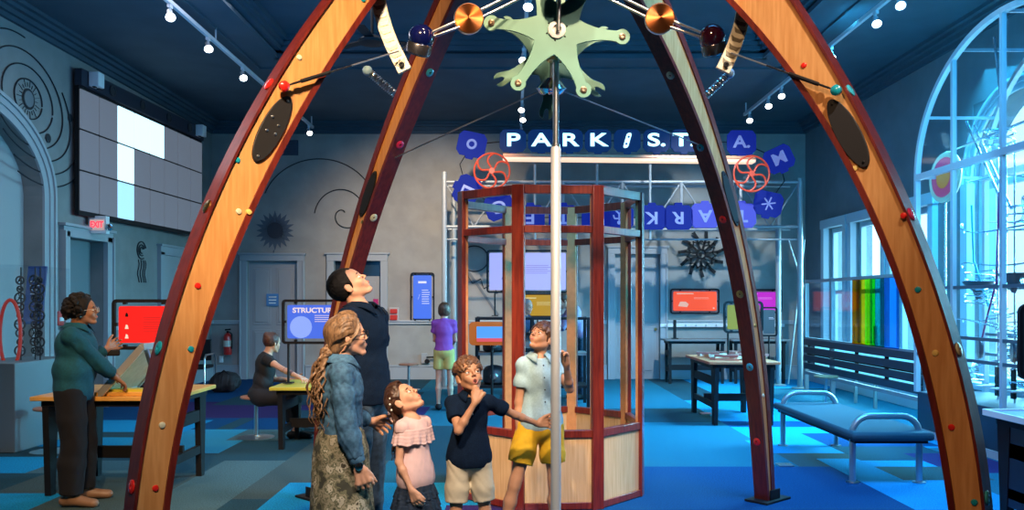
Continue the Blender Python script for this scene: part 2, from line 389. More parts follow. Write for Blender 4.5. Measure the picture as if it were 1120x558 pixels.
# doorway with a dark transom behind the man
c = MB(); x0, x1, zt = DR[1]; xc = (x0+x1)/2
for x in (x0-.07, x1+.07): c.box((x, YF-.03, zt/2), (.14, .08, zt))
c.box((xc, YF-.03, zt+.07), (x1-x0+.28, .08, .14)); c.box((xc, YF-.04, zt+.15), (x1-x0+.36, .11, .04))
struct(c.build('trim_32', trimm, bevel=.006))
d = MB(); d.box((xc, YF+.12, 1.03), (x1-x0, .05, 2.06)); d2 = struct(d.build('door_2', doorm))
p = MB(); p.box((xc, YF+.12, 2.21), (x1-x0, .05, .30)); p.build('transom', mat('dark_glass', (.02, .04, .06), .1), d2)
p = MB()
for a, b in ((.12, .85), (.98, 1.95)): p.box((xc, YF+.088, (a+b)/2), (x1-x0-.24, .02, b-a))
p.build('door_panel', doorm, d2, bevel=.004)
# left wall door: casing and recess
c = MB()
for y in (11.3-.08, 12.35+.08):
    c.box((XL+.03, y, 1.25), (.08, .16, 2.5)); c.box((XL+.045, y+(.07 if y > 12 else -.07), 1.25), (.11, .035, 2.5))
c.box((XL+.03, 11.825, 2.5), (.08, 1.37, .16)); c.box((XL+.05, 11.825, 2.58), (.12, 1.44, .04))
struct(c.build('trim_33', trimm, bevel=.006))
slab('door_5', [((XL-.22, 11.825, 1.21), (.05, 1.05, 2.42))], mat('slate_door', (.16, .20, .22), .6))
# second door further along the left wall
c = MB()
for y in (14.3, 15.5): c.box((XL+.03, y, 1.2), (.08, .15, 2.4))
c.box((XL+.03, 14.9, 2.42), (.08, 1.35, .15)); c.box((XL+.045, 14.9, 2.51), (.11, 1.42, .04))
struct(c.build('trim_34', trimm, bevel=.006)); slab('door_6', [((XL+.012, 14.9, 1.18), (.03, 1.05, 2.34))], doorm)
# baseboards and chair rails
def gaps(lo, hi, holes):
    out = []; a = lo
    for h0, h1 in sorted(holes): out.append((a, h0)); a = h1
    out.append((a, hi)); return [(p, q) for p, q in out if q-p > .02]
hf = [(a-.16, b+.16) for a, b, _ in DR]
b = MB(); r = MB()
for a, c_ in gaps(XL, XR, hf):
    b.box(((a+c_)/2, YF-.02, .13), (c_-a, .05, .26)); b.box(((a+c_)/2, YF-.025, .27), (c_-a, .07, .03))
    r.box(((a+c_)/2, YF-.02, 1.13), (c_-a, .05, .05)); r.box(((a+c_)/2, YF-.035, 1.165), (c_-a, .08, .025))
struct(b.build('baseboard_far', trimm)); struct(r.build('trim_35', mat('pale_trim', (.50, .50, .50), .5)))
b = MB(); r = MB()
for a, c_ in gaps(10.98, YF, [(11.05, 12.6), (14.2, 15.6)]):
    b.box((XL+.02, (a+c_)/2, .12), (.05, c_-a, .24)); r.box((XL+.025, (a+c_)/2, 1.15), (.06, c_-a, .06))
struct(b.build('baseboard_left', trimm)); struct(r.build('trim_36', trimm))
b = MB(); b.box((XR-.02, 8, .14), (.05, 17.4, .28)); struct(b.build('baseboard_right', MATS['window_frame_paint']))
# ------------------------------------------------------------------ the great arched wooden frame
AC = (.2198, 4.997); AW = .1192; AANG = .7366; AROT = -.0116
LEGP = {'FL': ([2.0463, -0.343, -0.1335, 0.0078], [2.2215, -0.2942, -0.1274, -0.0049]), 'FR': ([2.0356, -0.2978, -0.1324, -0.0207], [2.1863, -0.2921, -0.1214, 0.0094]),
        'BL': ([1.9961, -0.4004, -0.123, 0.0074], [2.1271, -0.3447, -0.1182, 0.0045]), 'BR': ([2.018, -0.2881, -0.1132, -0.0268], [2.16, -0.2695, -0.0969, -0.0128])}
def wood(name, c1, c2, stretch, rough=.42, coat=.15, scale=6.0):
    return mat(name, c1, rough, base2=c2, nscale=scale, stretch=stretch, coat=coat, bump=.02)
maple = wood('maple_veneer', (.66, .33, .12), (.54, .24, .075), (9, 9, .8))
cherry = wood('red_cherry', (.16, .017, .010), (.085, .008, .006), (8, 8, .7))
boothmaple = wood('pale_maple', (.72, .50, .27), (.60, .38, .18), (14, 14, .6))
def leg_dir(leg):
    sx = 1 if leg[1] == 'R' else -1; sy = 1 if leg[0] == 'B' else -1
    th = math.atan2(sy*math.sin(AANG), sx*math.cos(AANG))+AROT; d = V(math.cos(th), math.sin(th), 0); t = V(-d.y, d.x, 0)
    if t.y > 0: t = -t
    return d, t
def leg_s(leg, z, which):
    c = LEGP[leg][0 if which == 'i' else 1]; zz = min(z, 3.5); u = zz-1.5; s = c[0]+c[1]*u+c[2]*u*u+c[3]*u**3
    if z > 3.5:
        ds = c[1]+2*c[2]*u+3*c[3]*u*u; e = z-3.5; s += ds*e-.5*e*e*.55-.35*e**3
    return s
def leg_pt(leg, z, which='i', off=0.0, tt=0.0):
    """point on the leg: off metres inward of the chosen edge, tt across (positive = near side)"""
    d, t = leg_dir(leg); s = leg_s(leg, z, which)-off
    return V(AC[0], AC[1], 0)+d*s+t*tt+V(0, 0, z)
def leg_normal(leg, z, which):
    ds = (leg_s(leg, z+.01, which)-leg_s(leg, z-.01, which))/.02; return V(1, -ds, 0).normalized()   # (radial, vertical)
ZT = 4.25
tower = thing('arched_frame', 'huge arched maple and red cherry frame of four curved legs standing over the group', 'wooden frame', (AC[0], AC[1], 0))
capm = {'red': mat('red_cap', (.75, .02, .015), .25, coat=.5), 'teal': mat('teal_cap', (.01, .30, .38), .25, coat=.5), 'brass': mat('brass', (.55, .38, .14), .3, 1.0),
        'yellow': mat('yellow_cap', (.78, .55, .16), .3, coat=.5), 'cream': mat('cream_cap', (.62, .62, .45), .35, coat=.3), 'cyan': mat('cyan_cap', (.05, .45, .60), .2, coat=.6), 'pink': mat('pink_cap', (.65, .03, .12), .25, coat=.5)}
def edge_curve(leg, which, off): # points with normal offset so thickness stays even
    out = []
    for k in range(49):
        z = ZT*k/48; n = leg_normal(leg, z, which); out.append((leg_s(leg, z, which)+off*n.x, z+off*n.y*(0 if k == 0 else 1)))
    return out
def strip(leg, A, B, w, name, m, parent):
    d, t = leg_dir(leg); o = V(AC[0], AC[1], 0); b = MB(); n = len(A)
    vs = [o+d*s+t*q+V(0, 0, z) for q in (w/2, -w/2) for P in (A, B) for s, z in P]; fs = [(0, n, 3*n, 2*n), (n-1, 3*n-1, 4*n-1, 2*n-1)[::1]]
    for i in range(n-1):
        fs += [(i, i+1, n+i+1, n+i), (2*n+i, 3*n+i, 3*n+i+1, 2*n+i+1), (i, 2*n+i, 2*n+i+1, i+1), (n+i, n+i+1, 3*n+i+1, 3*n+i)]
    b.add(vs, fs); return b.build(name, m, parent)
def cap_on(leg, z, frac, col, parent, r=.018, name='bolt_cap', ring=False, face='web'):
    d, t = leg_dir(leg)
    if face == 'web':
        s = leg_s(leg, z, 'i')*(1-frac)+leg_s(leg, z, 'o')*frac; p = V(AC[0], AC[1], z)+d*s+t*(AW/2-.012); ax = t
        if frac < .13 or frac > .87: p += t*.012
    else:
        n = leg_normal(leg, z, face); sg = -1 if face == 'i' else 1; ax = (d*n.x+V(0, 0, n.y))*sg
        p = V(AC[0], AC[1], z)+d*leg_s(leg, z, face)+t*(frac*AW)
    b = MB(); prof = [(r, 0), (r, .005), (r*.8, .010), (r*.35, .012), (.001, .012)] if not ring else [(r*1.15, 0), (r*1.15, .008), (r*.9, .012), (r*.35, .012), (r*.3, .004), (.001, .004)]
    b.lathe(prof, p-ax*.004, ax, 20); return b.build(name, capm[col], parent)
LEG = {}
for leg in ('FL', 'FR', 'BL', 'BR'):
    A = edge_curve(leg, 'i', .026); B = edge_curve(leg, 'o', -.012 if leg[0] == 'F' else -.045)
    web = strip(leg, A, B, AW-.022, 'leg', maple, tower); LEG[leg] = web
    strip(leg, edge_curve(leg, 'i', 0), A, AW, 'inner_flange', cherry, web)
    strip(leg, B, edge_curve(leg, 'o', 0), AW, 'outer_flange', cherry, web)
    d, t = leg_dir(leg); p = leg_pt(leg, 0, 'i', -.09); b = MB()
    b.box(p+V(0, 0, .009), (.34, .20, .018), math.atan2(d.y, d.x)); b.box(p+V(0, 0, .05)+t*(AW/2+.004), (.14, .008, .09), math.atan2(d.y, d.x)); b.build('base_plate', black, web, bevel=.004)
# pixel-to-leg: z from the picture height along a leg
def zleg(leg, py):
    z = 2.0
    for _ in range(40):
        p = leg_pt(leg, z, 'i', -.09); z = .5*z+.5*(CAMZ+(HOR-py)*p.y/F)
    return z
for leg, py, fr, col, face in [('FL', 533, .45, 'red', 'web'), ('FL', 464, .55, 'cream', 'web'), ('FL', 382, .28, 'teal', 'web'), ('FL', 313, .60, 'red', 'web'), ('FL', 232, .12, 'yellow', 'web'), ('FL', 232, .33, 'cream', 'web'), ('FL', 179, .87, 'teal', 'web'),
        ('FL', 69, .78, 'cream', 'web'), ('FL', 1, .28, 'teal', 'web'), ('FR', 547, .72, 'teal', 'web'), ('FR', 467, .42, 'red', 'web'), ('FR', 386, .45, 'yellow', 'web'), ('FR', 317, .50, 'teal', 'web'), ('FR', 238, .88, 'red', 'web'), ('FR', 184, .20, 'yellow', 'web'), ('FR', 74, .42, 'red', 'web'), ('FR', 4, .72, 'yellow', 'web'),
        ('BR', 432, .5, 'cream', 'web'), ('BR', 356, .5, 'brass', 'web'), ('BR', 230, .5, 'brass', 'web'), ('BL', 244, .3, 'brass', 'web')]:
    cap_on(leg, zleg(leg, py), fr, col, LEG[leg], r=.014 if leg[0] == 'F' else .016)
for leg, py, fr, col, face in [('BR', 482, .0, 'red', 'i'), ('BR', 401, .0, 'cyan', 'i'), ('BR', 322, .05, 'brass', 'i'), ('BR', 241, 0, 'red', 'i'), ('BR', 163, 0, 'teal', 'i'), ('BR', 85, 0, 'cream', 'i'), ('BL', 239, 0, 'cream', 'i'), ('BL', 160, 0, 'pink', 'i'), ('BL', 82, 0, 'cyan', 'i'),
        ('FR', 542, .1, 'cyan', 'o'), ('FR', 382, .1, 'cream', 'o'), ('FR', 236, .1, 'pink', 'o'), ('FR', 104, .1, 'cyan', 'o'), ('FL', 380, .1, 'teal', 'o'), ('FL', 228, .1, 'brass', 'o'), ('FL', 98, .1, 'red', 'o'), ('FL', 530, .1, 'red', 'o')]:
    cap_on(leg, zleg(leg, py), fr, col, LEG[leg], r=.026, name='flange_cap', ring=True, face=face)
# dark oval plates on the legs
plate_m = mat('charcoal_plate', (.007, .007, .009), .6)
for leg, py0, py1, w in (('FL', 178, 109, .052), ('FR', 184, 112, .052), ('BL', 238, 188, .045), ('BR', 248, 188, .045)):
    za, zb = zleg(leg, py0), zleg(leg, py1); d, t = leg_dir(leg)
    def mid(z): return V(AC[0], AC[1], z)+d*(leg_s(leg, z, 'i')+leg_s(leg, z, 'o'))/2
    a, b_ = mid(za), mid(zb); ctr = (a+b_)/2; u = (b_-a).normalized(); v = t.cross(u); L = (b_-a).length/2
    ctr = mid((za+zb)/2)*.5+ctr*.5; pts = [(L*math.cos(q), w*math.sin(q)) for q in [2*PI*k/40 for k in range(40)]]
    mb = MB(); mb.prism(pts, ctr+t*(AW/2-.006), u, v, .014); pl = mb.build('oval_plate', plate_m, LEG[leg], bevel=.002)
    for q, r_ in (((.86, 0), (-.86, 0), (.25, .5), (-.1, -.4), (.15, -.3), (-.15, .4)) if leg == 'FL' else ((.86, 0), (-.86, 0))): mb = MB(); mb.lathe([(.006, 0), (.006, .004), (.002, .006)], ctr+t*(AW/2+.001)+u*q*L+v*r_*w, t, 10); mb.build('screw', steel if leg == 'FL' else black, pl)
# crossing crown at the top where the legs meet
b = MB(); b.lathe([(.42, 4.08), (.46, 4.12), (.46, 4.26), (.42, 4.30)], (AC[0], AC[1], 0), n=40); b.build('crown_ring', cherry, tower)
# ------------------------------------------------------------------ the pole and the mechanism hanging round it
PX, PY = .258, 4.95
pole = thing('turning_pole', 'tall silver vertical pole held by the two boys under the arch', 'pole', (PX, PY, 0))
b = MB(); b.lathe([(.030, 0.02), (.030, 2.45), (.026, 2.46)], (PX, PY, 0), n=28); b.build('pole_shaft', mat('satin_aluminium', (.55, .56, .55), .42, .35), pole)
b = MB(); b.lathe([(.0255, 2.44), (.0255, 2.475), (.018, 2.48), (.018, 3.2)], (PX, PY, 0), n=24); b.build('upper_shaft', steel, pole)
b = MB(); b.lathe([(.12, 0), (.12, .015), (.05, .03), (.034, .06)], (PX, PY, 0), n=28); b.build('floor_flange', steel, pole)
mint = mat('mint_paint', (.13, .32, .25), .42, noise=.06, nscale=8)
def star_outline(R, n, a0, rt=.045, rc=.17, hook=0):
    pts = []
    for k in range(n):
        a = a0+2*PI*k/n; u = V(math.cos(a), math.sin(a)); v = V(-u.y, u.x)
        # concave arm flanks, then a round tip
        hw = PI/n
        for q in (0, .25, .5, .75, 1.0):
            rr = rc*.72+(R-rt*1.5-rc*.72)*q; w = .03+(rc*.72*math.tan(hw)-.03)*(1-q)**2.2
            pts.append(u*rr-v*w)
        if hook:   # fork with a slot
            for q in [-1.9, -1.4, -.9, -.45]: pts.append(u*(R+rt*math.cos(q)*1.0)+v*rt*math.sin(q))
            pts += [u*(R-.012)-v*.012, u*(R-.024), u*(R-.012)+v*.012]
            for q in [.45, .9, 1.4, 1.9]: pts.append(u*(R+rt*math.cos(q))+v*rt*math.sin(q))
        else:
            for q in np.linspace(-2.35, 2.35, 15): pts.append(u*(R+rt*math.cos(q))+v*rt*math.sin(q))
        for q in (1.0, .75, .5, .25):
            rr = rc*.72+(R-rt*1.5-rc*.72)*q; w = .03+(rc*.72*math.tan(hw)-.03)*(1-q)**2.2
            pts.append(u*rr+v*w)
    return [(p[0], p[1]) for p in pts]
X1, Z1 = V(1, 0, 0), V(0, 0, 1)
orr = thing('star_mechanism', 'pair of mint green six-armed star plates with chrome discs at the top of the pole', 'mechanism', (PX, PY, 3.1))
fc = at(609, 33, 4.80); bc = at(604, 62, 5.15)
bx = MB(); bx.prism(star_outline(.375, 6, math.radians(-6)), fc, X1, Z1, .014); s1 = bx.build('star_plate', mint, orr, bevel=.002)
bx = MB(); bx.prism(star_outline(.345, 6, math.radians(-36), hook=1), bc, X1, Z1, .014); s2 = bx.build('star_plate', mint, orr, bevel=.002)
for k in range(6):
    bx = MB(); a = math.radians(-6+60*k); p = fc+V(math.cos(a)*.375, -.007, math.sin(a)*.375); bx.lathe([(.019, 0), (.019, .006), (.010, .010), (.008, .004), (.001, .004)], p, (0, -1, 0), 16); bx.build('tip_bearing', mat('bronze_bearing', (.30, .24, .17), .4, .8), s1)
bx = MB(); bx.lathe([(.05, 0), (.05, .01), (.032, .018), (.026, .018), (.020, .004), (.001, .004)], fc+V(0, -.007, 0), (0, -1, 0), 28); bx.build('hub', mat('white_hub', (.8, .8, .78), .3), s1)
for k in range(6):
    a = math.radians(20+60*k); bx = MB(); bx.sph(fc+V(.06*math.cos(a), -.008, .06*math.sin(a)), .005, 8); bx.build('bolt', black, s1)
bx = MB(); bx.lathe([(.11, 0), (.13, .01), (.135, .05), (.10, .075), (.03, .085)], at(622, -11, 4.70)+V(0, 0, .0), (0, -.10, 1), 36); bx.build('chrome_disc', chrome, orr)
bx = MB(); bx.lathe([(.03, -.05), (.07, -.035), (.095, 0), (.07, .03), (.04, .06)], at(603, 96, 5.12), (0, -.3, 1), 32); bx.build('chrome_disc', chrome, orr)
bx = MB(); bx.lathe([(.05, 0), (.07, .02), (.07, .05), (.04, .06)], at(608, 67, 4.95), (0, 0, 1), 28); bx.build('pole_collar', capm['brass'], orr)
bx = MB(); bx.tube([at(612, -30, 4.75), at(611, 33, 4.76)], .012); bx.tube([fc, bc], .012); bx.tube([bc+V(.0, 0, 0), at(603, 96, 5.12)], .014); bx.build('axle', steel, orr)
# planet arms: rods, copper discs, glass balls, curved perforated strips
copper = mat('spun_copper', (.90, .30, .10), .34, 1.0)
_nt = copper.node_tree; _tg = _nt.nodes.new('ShaderNodeTangent'); _tg.direction_type = 'RADIAL'; _tg.axis = 'Y'; _nt.links.new(_tg.outputs[0], _nt.nodes['Principled BSDF'].inputs['Tangent']); _nt.nodes['Principled BSDF'].inputs['Anisotropic'].default_value = .85
def planet_arm(sgn, label, disc_px, ball_px, root_px, ball_mat, strip_pts, coil, rod_to):
    t = thing('planet_arm', label, 'mechanism arm', at(*disc_px, 4.6))
    dc = at(*disc_px, 4.6); bl = at(*ball_px, 4.55); rt = at(*root_px, 4.8)
    r = MB(); 
    for o in (-.022, .022): r.tube([rt+V(0, 0, o), dc+V(0, .02, o), bl+V(0, .02, o*.5)], .008)
    r.tube([bl, at(*rod_to, 4.6)], .007); r.build('rod', steel, t)
    c = MB(); ax = V(-.10*sgn, -1, -.18); c.lathe([(.074, -.07), (.080, -.065), (.080, -.005), (.076, 0), (.004, .002)], dc, ax, 40); cd = c.build('copper_disc', copper, t)
    c = MB(); c.lathe([(.082, -.005), (.082, -.045)], dc, ax, 40); c.build('disc_band', steel, cd)
    a2 = V(-.25*sgn, -.35, .9); c = MB(); c.lathe([(.055, -.095), (.068, -.085), (.068, -.035), (.064, -.03)], bl, a2, 32); c.build('ball_cup', mat('dark_cup', (.18, .18, .22), .25, .9), t)
    c = MB(); c.sph(bl+a2.normalized()*.0, .070, 32); c.build('glass_ball', ball_mat, t)
    # strip
    s = MB(); P = [at(x, y, 4.25) for x, y in strip_pts]; n = len(P); w = .036
    vs = []
    for i, p in enumerate(P):
        q = (P[min(i+1, n-1)]-P[max(i-1, 0)]).normalized(); u = V(q.z, 0, -q.x)
        for a, e in ((-w, -.012), (w, -.012), (w, .012), (-w, .012)): vs.append(p+u*a+V(0, e, 0))
    fs = [(0, 1, 2, 3), (4*n-4, 4*n-1, 4*n-2, 4*n-3)]
    for i in range(n-1):
        for k in range(4): fs.append((4*i+k, 4*i+4+k, 4*i+4+(k+1) % 4, 4*i+(k+1) % 4))
    s.add(vs, fs); so = s.build('curved_strip', mat('cream_enamel', (.70, .66, .52), .4, noise=.05), t, bevel=.003)
    QQ = []
    for i in range(n-1): QQ += [(P[i].lerp(P[i+1], j/2), (P[i+1]-P[i]).normalized()) for j in range(2)]
    for p, q in QQ[1:-1]:
        s = MB(); u = V(q.z, 0, -q.x); s.prism([(-.031, .0), (-.020, .026), (.020, .026), (.031, .0), (.014, .008), (-.014, .008)], p+V(0, -.0135, 0), u, q, .004); s.build('shade_crescent', mat('shaded_enamel', (.30, .27, .20), .28, .5), so)  # dark crescents paint the shaded bands of the corrugated strip
    s = MB(); s.lathe([(.014, 0), (.014, .008), (.006, .010), (.005, .004)], P[-1]+(P[-2]-P[-1])*.5+V(0, -.02, 0), (0, -1, 0), 14); s.build('bolt', black, so)
    # coil spring with a glass bead
    A, B = at(*coil[0], 4.9), at(*coil[1], 4.95); d = (B-A); x, y, _ = frame_of(d); N = 14*14
    s = MB(); s.tube([A+d*(k/N)+(x*math.cos(k*2*PI/14)+y*math.sin(k*2*PI/14))*.020 for k in range(N)], .0045, 6); sp = s.build('coil_spring', steel, t)
    s = MB(); s.sph(A-d.normalized()*.02, (.030, .030, .030), 20); s.build('glass_bead', mat('pale_glass', (.35, .6, .9), .08, coat=1), t)
    s = MB(); s.tube([A-d.normalized()*.045, A], .014); s.build('orange_tip', mat('orange_plastic', (.75, .18, .03), .35), t)
    return t
planet_arm(-1, 'mechanism arm with copper disc and dark blue ball, left of the pole', (513, 20), (461, 41), (601, -22), mat('blue_ball', (.004, .007, .09), .08, coat=1.0), [(411, -22), (413, -4), (417, 15), (422, 32), (429, 50), (437, 66), (443, 78)], ((405, 80), (432, 103)), (436, 56))
planet_arm(1, 'mechanism arm with copper disc and dark burgundy ball, right of the pole', (722, 20), (779, 41), (640, -18), mat('burgundy_ball', (.06, .008, .03), .08, coat=1.0), [(816, -22), (815, -4), (813, 15), (809, 32), (803, 50), (796, 66), (790, 78)], ((795, 83), (772, 105)), (800, 56))
# guy wires with turnbuckles from the legs to the mechanism
def wire(label, A, B, clevis, col=None, parts=True):
    t = thing('guy_wire', label, 'wire', A); b = MB(); u = (B-A).normalized()
    b.tube([A, B], .0045, 6); b.build('cable', mat('dull_steel', (.50, .50, .50), .35, .9), t)
    if parts:
        b = MB(); b.tube([A+u*.10, A+u*.26], .009, 8); b.tube([A+u*.045, A+u*.10], .005, 8); x, y, _ = frame_of(u)
        for q in (.0, .05, .26, .30, .34): b.tube([A+u*(q+.025)+(u*math.cos(k)*.022+x*math.sin(k)*.010) for k in np.linspace(0, 2*PI, 13)[:-1]], .0035, 6, closed=True)
        b.build('turnbuckle', black, t)
    if col:
        b = MB(); b.lathe([(.020, 0), (.024, .008), (.024, .024), (.016, .032), (.001, .034)], A-leg_dir(clevis)[1]*.0, leg_dir(clevis)[1], 20); b.build('anchor_knob', capm[col], t)
    return t
def webpt(leg, py, fr, lift=.0):
    z = zleg(leg, py); d, t = leg_dir(leg); s = leg_s(leg, z, 'i')*(1-fr)+leg_s(leg, z, 'o')*fr
    return V(AC[0], AC[1], z)+d*s+t*(AW/2-.01+lift)
wire('guy wire with turnbuckle from red knob on left front leg', webpt('FL', 102, .80, .03), at(436, 56, 4.19), 'FL', 'red')
wire('guy wire with turnbuckle from dark knob on right front leg', webpt('FR', 106, .82, .03), at(800, 58, 4.12), 'FR', 'teal')
wire('thin wire from lower chrome disc down to rear left leg', leg_pt('BL', zleg('BL', 174), 'i', .0, 0), at(597, 97, 5.12), 'BL', None, False)
wire('thin wire from lower chrome disc down to rear right leg', leg_pt('BR', zleg('BR', 160), 'i', .0, 0), at(609, 97, 5.12), 'BR', None, False)
# ------------------------------------------------------------------ track lights
bulb_on = mat('lamp_glow', (1, .97, .9), .4, emis=(1, .95, .82), es=14)
bulb_dim = mat('lamp_glow_soft', (1, .95, .85), .4, emis=(1, .90, .65), es=5)
trackm = mat('track_white', (.55, .58, .62), .45)
def track(label, x, y0, y1, z=4.93):
    t = thing('ceiling_track', label, 'track', (x, (y0+y1)/2, z)); b = MB(); b.bar((x, y0, z), (x, y1, z), .045, .05); b.build('rail', trackm, t, bevel=.004)
    n = max(2, int((y1-y0)/2.5))
    for k in range(n+1):
        y = y0+.1+(y1-y0-.2)*k/n; zt = ZC-.0 if not (TX0 < x < TX1 and y < TY1) else ZC+.30
        b = MB(); b.tube([(x, y, z), (x, y, zt)], .012, 8); b.build('hanger', trackm, t)
    return t
def track_lamp(label, p, aim, group, on=True, power=40, col=(1, .88, .70)):
    p = Vector(p); t = thing('track_spotlight', label, 'spotlight', p, group=group); d = Vector(aim).normalized(); hz = p+V(0, 0, -.13)
    b = MB(); b.box(p+V(0, 0, -.045), (.035, .08, .04)); b.tube([p+V(0, 0, -.05), hz], .010, 8); b.build('stem', trackm, t)
    b = MB(); b.lathe([(.022, -.07), (.030, -.06), (.030, .0), (.055, .075), (.058, .085), (.052, .085), (.03, .03)], hz, d, 20); b.build('housing', trackm, t)
    b = MB(); b.lathe([(.001, .070), (.030, .071), (.050, .080), (.046, .086), (.001, .094)], hz, d, 20); b.build('lens', bulb_on if on else bulb_dim, t)
    if power: spot(hz+d*.11, hz+d*3, col, power, 60, .6, .04)
XT = -3.86
track('white ceiling track running along the left side of the hall', XT, 3.0, 16.3)
for i, (px, py, lb) in enumerate([(165, 15, 'lit track spotlight nearest the upper left corner'), (210, 50, 'middle lit track spotlight on the left track'), (250, 82, 'lit track spotlight just left of the left arch leg'), (335, 143, 'lit track spotlight seen to the right of the left arch leg')]):
    Y = F*(4.80-CAMZ)/(HOR-py); track_lamp(lb, (XT, Y, 4.93), (.35, -.65, -.75), 'spotlights on the left track', power=28)
XM = .17
track('ceiling track running away down the middle behind the pole', XM, 5.5, 16.0, 4.93)
for px, py, lb in [(576, 3, 'bright spotlight at the top of the star plate'), (568, 62, 'bright spotlight left of the green star plate'), (572, 117, 'bright spotlight just below the star tips'), (580, 128, 'small spotlight lower right of the bright one below the star'), (574, 143, 'farthest spotlight above the lit letter P')]:
    Y = F*(4.80-CAMZ)/(HOR-py); track_lamp(lb, (XM+(px-573)*.004, Y, 4.93), (-.1, -.6, -.8), 'spotlights on the middle track', power=14)
XK = 4.2
track('white ceiling track running along the right side of the hall', XK, 3.0, 15.2)
for i, (px, py, lb) in enumerate([(827, 129, 'farthest lit spotlight at the end of the right track'), (854, 113, 'second farthest spotlight on the right track, left of the arch leg'), (867, 102, 'blue-tinted spotlight touching the right arch leg'), (930, 60, 'track spotlight just right of the right arch leg'), (979, 22, 'dim clear spotlight near the top right of the track'), (1015, 2, 'spotlight cut by the top edge on the right track')]):
    Y = F*(4.80-CAMZ)/(HOR-py); track_lamp(lb, (XK, Y, 4.93), (-.15, -.65, -.75), 'spotlights on the right track', on=i in (0, 1, 3), power=18, col=(.35, .75, 1.0))
# ceiling speaker hanging in the upper left behind the mechanism
t = thing('ceiling_fan_stub', 'black hanging ceiling fixture beside the right edge of the left arch leg', 'ceiling fixture', at(407, 18, 10.5))
p = at(407, 45, 10.5); b = MB(); b.tube([V(p.x, p.y, 5.4), p], .018, 8); b.build('rod', black, t); b = MB(); b.lathe([(.05, -.04), (.16, -.03), (.18, 0), (.10, .05), (.03, .08)], p, n=24); b.build('housing', black, t)
b = MB()
for a in (0.4, 2.5, 4.6): b.bar(p+V(.1*math.cos(a), .1*math.sin(a), .02), p+V(.55*math.cos(a), .55*math.sin(a), .02), .12, .012)
b.build('blade', black, t)
